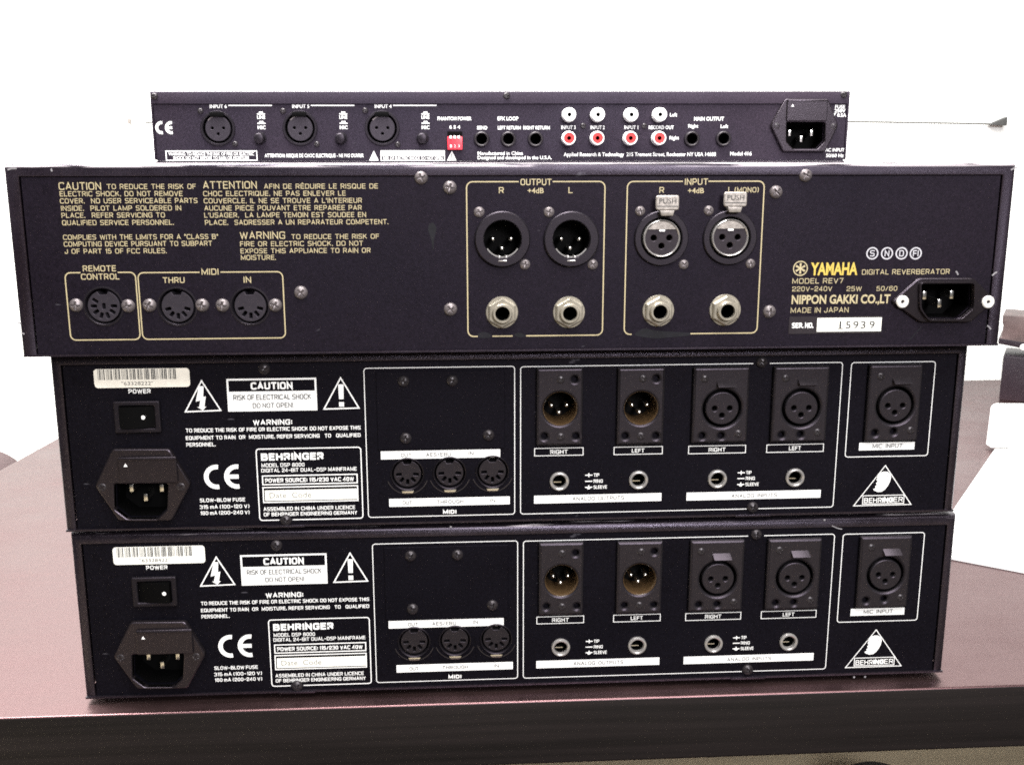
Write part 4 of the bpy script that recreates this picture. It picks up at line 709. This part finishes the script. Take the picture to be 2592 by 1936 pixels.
    for x, tx, y0, y1, y2, e, k in (((32.74, 86.14)[0], (35.09, 86.09)[0], (37.10, 22.55)[1], (37.15, 19.43)[1], (37.20, 16.37)[1], 1, 0), ((108.36, 88.55)[0], (110.74, 88.50)[0], (114.62, 22.19)[1], (114.77, 19.21)[1], (114.92, 16.16)[1], 1, 0)):
        L = 1.775; w = 0.499; ik.stroke([(x - L, y0), (x + L, y0)], w); ik.stroke([(x, y0 - L * .55), (x, y0 + L * .55)], w); ik.stroke([(x - L, y1), (x + L, y1)], w)
        ik.stroke([(x - L, y2), (x + L, y2)], w); ik.stroke([(x, y2), (x, y2 + L * .6)], w); ik.poly([(x - L * .7, y2), (x + L * .7, y2), (x + L * .25, y2 - L * .55), (x - L * .25, y2 - L * .55)])
        for t, z, n in (('TIP', y0, 3), ('RING', y1, 5), ('SLEEVE', y2, 7.3)): ik.E(t, (tx, z), (tx + 0.915 * n, z), 1.719, .16)
    ik.rect(*quad_rect((5.95, 12.68), (68.80, 12.57), (68.97, 8.54), (5.97, 8.62))); ik.rect(*quad_rect((81.32, 12.52), (148.94, 12.51), (149.14, 8.45), (81.58, 8.42))); ik.build('analog_frame', M['white'], bp)
    P('analog_output_word', M['ink'], [('ANALOG  OUTPUTS', (24.82, 11.08), (50.36, 10.26), 1.997, 0)], iy - .06)
    P('analog_input_word', M['ink'], [('ANALOG  INPUTS', (103.91, 10.70), (126.98, 9.96), 1.971, 0)], iy - .06)
    ik = Ink(iy); ik.frame(*quad_rect((160.21, 76.65), (202.06, 76.66), (202.17, 29.29), (160.20, 28.97)), 0.380, 1.4); ik.rect(*quad_rect((166.83, 36.11), (194.97, 36.43), (195.12, 32.62), (167.02, 32.23))); ik.build('microphone_frame', M['white'], bp)
    P('microphone_ink', M['ink'], [('MIC  INPUT', (173.73, 34.71), (188.97, 34.27), 2.150, 0)], iy - .06)
    ik = Ink(iy); ap, b0, b1 = (181.08, 24.36), (166.29, 3.70), (195.80, 3.80); ik.stroke([ap, b0, b1], 0.414, True); q = quad_rect((170.66, 8.76), (191.64, 8.97), (192.15, 4.71), (170.97, 4.34)); ik.frame(*q, 0.372)
    ik.E('BEHR', (171.48, 6.53), (180.63, 6.24), 2.647, .15); ik.E('ING', (180.85, 6.58), (186.35, 6.40), 2.647, .27); ik.E('ER', (186.58, 6.66), (191.42, 6.50), 2.647, .15)
    ear = [(342, 826), (365, 828), (383, 842), (390, 862), (386, 890), (376, 915), (360, 940), (340, 956), (315, 958), (292, 948), (284, 938), (300, 932), (296, 920), (306, 912), (299, 900), (310, 890), (300, 878), (308, 866), (298, 856), (312, 848), (318, 834)]
    ez = (181.08, 24.36); sx = 0.083
    ik.poly([(ez[0] + (x - 347) * sx - .2, ez[1] - (y - 788) * sx * .97) for x, y in ear]); ik.build('ear_emblem', M['white'], bp)
    ik = Ink(iy - .06); ik.stroke([(ez[0] + (x - 347) * sx, ez[1] - (y - 788) * sx) for x, y in ((320, 850), (345, 842), (368, 855), (368, 885), (355, 915), (335, 938))], .35); ik.stroke([(ez[0] + (x - 347) * sx, ez[1] - (y - 788) * sx) for x, y in ((328, 868), (346, 862), (352, 880), (340, 905))], .3); ik.build('emblem_lines', M['silver'], bp)
    return B, num, rk
B0, num0, rk0 = make_processor()
for a, b, c in (((153.80, 81.57), (156.58, 80.23), (159.16, 79.58)), ): 
    ik = Ink(.0); ik.stroke([a, b, c], .5); ik.build('scratch', M['scratch'], B0)
for c in ((-36.27, 85.28), (149.84, 84.62), (170.78, -1.14), (176.60, -1.15)): ik = Ink(-.55 if c[1] < 5 else .1); ik.poly(circ(c[0], c[1], .55, 8)); ik.build('paint_chip', M['scratch'], B0)
def copy_tree(o, parent=None, skip=('scratch', 'paint_chip')):
    c = o.copy(); COL.objects.link(c); c.parent = parent
    for ch in list(o.children):
        if ch.name.split('.')[0] not in skip: copy_tree(ch, c)
    return c
B1 = copy_tree(B0)
B1.location = [v * MM for v in (-1.42, 0.46, 90.39)]; B1.rotation_euler = (0, 0, 0.00429)
B1['label'] = 'black processor with white print, directly beneath the wide gold lettered unit'
def find(o, n): 
    for c in o.children_recursive:
        if c.name.split('.')[0] == n: return c
for c in B1.children_recursive:
    if 'screw' in c.name: c.rotation_euler.y = random.uniform(0, 1.5)
n1 = find(B1, 'barcode_number'); ik = Ink(.8 - .3); ik.T('"63328222"', (-186.47, 71.70), (-172.06, 71.34), 1.694); nn = ik.build('barcode_number', M['ink'], n1.parent); bpy.data.objects.remove(n1)
bl = find(B1, 'barcode_label'); bl.data = bl.data.copy(); bl.data.materials[0] = M['cream']  # upper unit's barcode label in a slightly yellower paper
rk1 = find(B1, 'rocker'); rk1.scale = (-1, 1, 1); dt = find(B1, 'dot'); dt.location.x *= .55; dt.location.y = -.0027

# ================================================================== other things around the stack
# thin grey cord along the wall with end hooks
cd = empty('wall_cord', (0, 756, 300), 0, 'thin grey cord stretched along the white wall behind the mixer', 'cord')
def tube(pts, r, m, name, n=8):
    g = G()
    for i, p in enumerate(pts):
        for j in range(n): a = 2 * math.pi * j / n; rr = r[i] if isinstance(r, list) else r; g.v.append((p[0], p[1] + rr * math.cos(a), p[2] + rr * math.sin(a)))
    for i in range(len(pts) - 1): g.f += [[i * n + j, i * n + (j + 1) % n, (i + 1) * n + (j + 1) % n, (i + 1) * n + j] for j in range(n)]
    return g.mesh(name, m, 60)
obj('cord', tube([(-380 + 1003 * t, 0, 6 + 4.6 * math.sin(t * 3.14) - 0.6 * t) for t in [i / 24 for i in range(25)]], 1.15, M['cordg'], 'cord'), cd)
obj('hook', bevelled(G().add([(x, y, z) for y in (-4, 5) for x, z in ((612, 4.6), (633, 13.6), (633.5, 6.8), (633, 3.4))], [(0, 1, 2, 3), (4, 5, 6, 7), (0, 1, 5, 4), (1, 2, 6, 5), (2, 3, 7, 6), (3, 0, 4, 7)]).mesh('hook', M['grey']), .5), cd)
obj('hook', bevelled(G().box(-399, -396.6, -2, 5, 4.5, 10.2).mesh('hook', M['satin']), .4), cd)
# white sheets and white box at the right
ps = empty('paper_sheets', (0, 0, 0), 0, 'white paper sheets lying on the table right of the stack', 'paper')
def slab(name, pts, z0, z1, m, par, bev=.2, r=0):
    pts = soft(pts, r) if r else pts; n = len(pts); vs = [(x, y, z) for z in (z0, z1) for x, y in pts]
    return obj(name, bevelled(raw(name, vs, [list(range(n)), list(range(n, 2 * n))] + [[i, (i + 1) % n, n + (i + 1) % n, n + i] for i in range(n)], m), bev), par)
slab('sheet', [(285, 166), (470, 32), (700, 320), (740, 480), (520, 486), (466, 411)], .2, 1.6, M['paper'], ps)
slab('sheet', [(300, 168), (468, 45), (690, 330), (720, 480), (530, 482), (470, 398)], 1.8, 3.0, M['paper'], ps)
wb = obj('white_block', bevelled(G().prism([(-1, 0), (200, 0), (200, 39.5)] + [(5.5 - 5.5 * math.sin(a * math.pi / 16), 34 + 5.5 * math.cos(a * math.pi / 16)) for a in range(9)], 0, 12).mesh('white_block', M['paper']), .6), None, (463.5, 411, 3.1), None, (0, 0, -.1))
tag(wb, 'low white upright block with a rounded corner at the back of the paper sheets', 'block')
# dark two part gadget at the back right
dg = empty('desk_gadget', (597, 600, 0), -.55, 'dark plum block with a brown block above it, at the back right of the table', 'gadget')
obj('base', bevelled(raw('base', [(x, y, z) for z in (0, 50.5) for x, y in ((-22, 0), (60, 0), (60, 60), (-22, 60))], [(0, 1, 2, 3), (4, 5, 6, 7), (0, 1, 5, 4), (1, 2, 6, 5), (2, 3, 7, 6), (3, 0, 4, 7)], M['plum']), 2), dg)
obj('stem', bevelled(G().box(0, 55, 20, 50, 50, 58).mesh('stem', M['plum']), 1), dg)
hd = obj('head', bevelled(G().prism([(-26.5, 64), (60, 52), (60, 95.5), (-26.5, 95.5), (-26.2, 87), (-25, 85), (-25.5, 71), (-28, 70)], 0, 58).mesh('head', M['brownp']), .8), dg)
obj('lower_band', bevelled(G().prism([(-28.2, 63.6), (60.3, 51.6), (60.3, 60), (-28.2, 69.8)], -.6, 59).mesh('lower_band', M['plum']), .6), hd)
obj('button', G().lathe([(3.2, 0), (3.2, -1.2), (2.4, -1.6), (.01, -1.7)], 20).mesh('button', M['bright']), hd, (-3, -.4, 62))
# bag beyond the left edge
bg = empty('bag', (-553, 600, -450), 0, 'rounded mauve brown bag with a dark opening, standing past the left table edge', 'bag')
def arch(w, h, y0, y1, n=24):
    pts = [(-w, 0)] + [(w * math.cos(math.pi - math.pi * i / n), h - w * .55 + w * .55 * math.sin(math.pi * i / n)) for i in range(n + 1)] + [(w, 0)]
    return G().prism(pts, y0, y1)
obj('body', bevelled(arch(55, 414, -20, 22).mesh('body', M['bag']), 5, 3), bg)
obj('opening', bevelled(arch(38, 398, -23, -12).mesh('opening', M['dark']), 1.5), bg)
obj('flap', bevelled(G().prism([(-90, 405), (-30, 405), (-36, 414), (-42, 424), (-90, 440)], 22, 40).mesh('flap', M['plum']), 2), bg)
# dark container under the table
ct = raw('container', [(425 + 38 * s * math.cos(a), 500 + 38 * s * math.sin(a), z) for z, s in ((-442, .96), (-438, 1), (-404, 1), (-397, .95), (-393, .8), (-391.5, .3)) for a in [i * math.pi / 16 for i in range(32)]],
         [list(range(32)), list(range(160, 192))] + [[32 * j + i, 32 * j + (i + 1) % 32, 32 * j + 32 + (i + 1) % 32, 32 * j + 32 + i] for j in range(5) for i in range(32)], M['rug'])
tag(obj('container', ct), 'dark rounded container on the floor under the table', 'container')
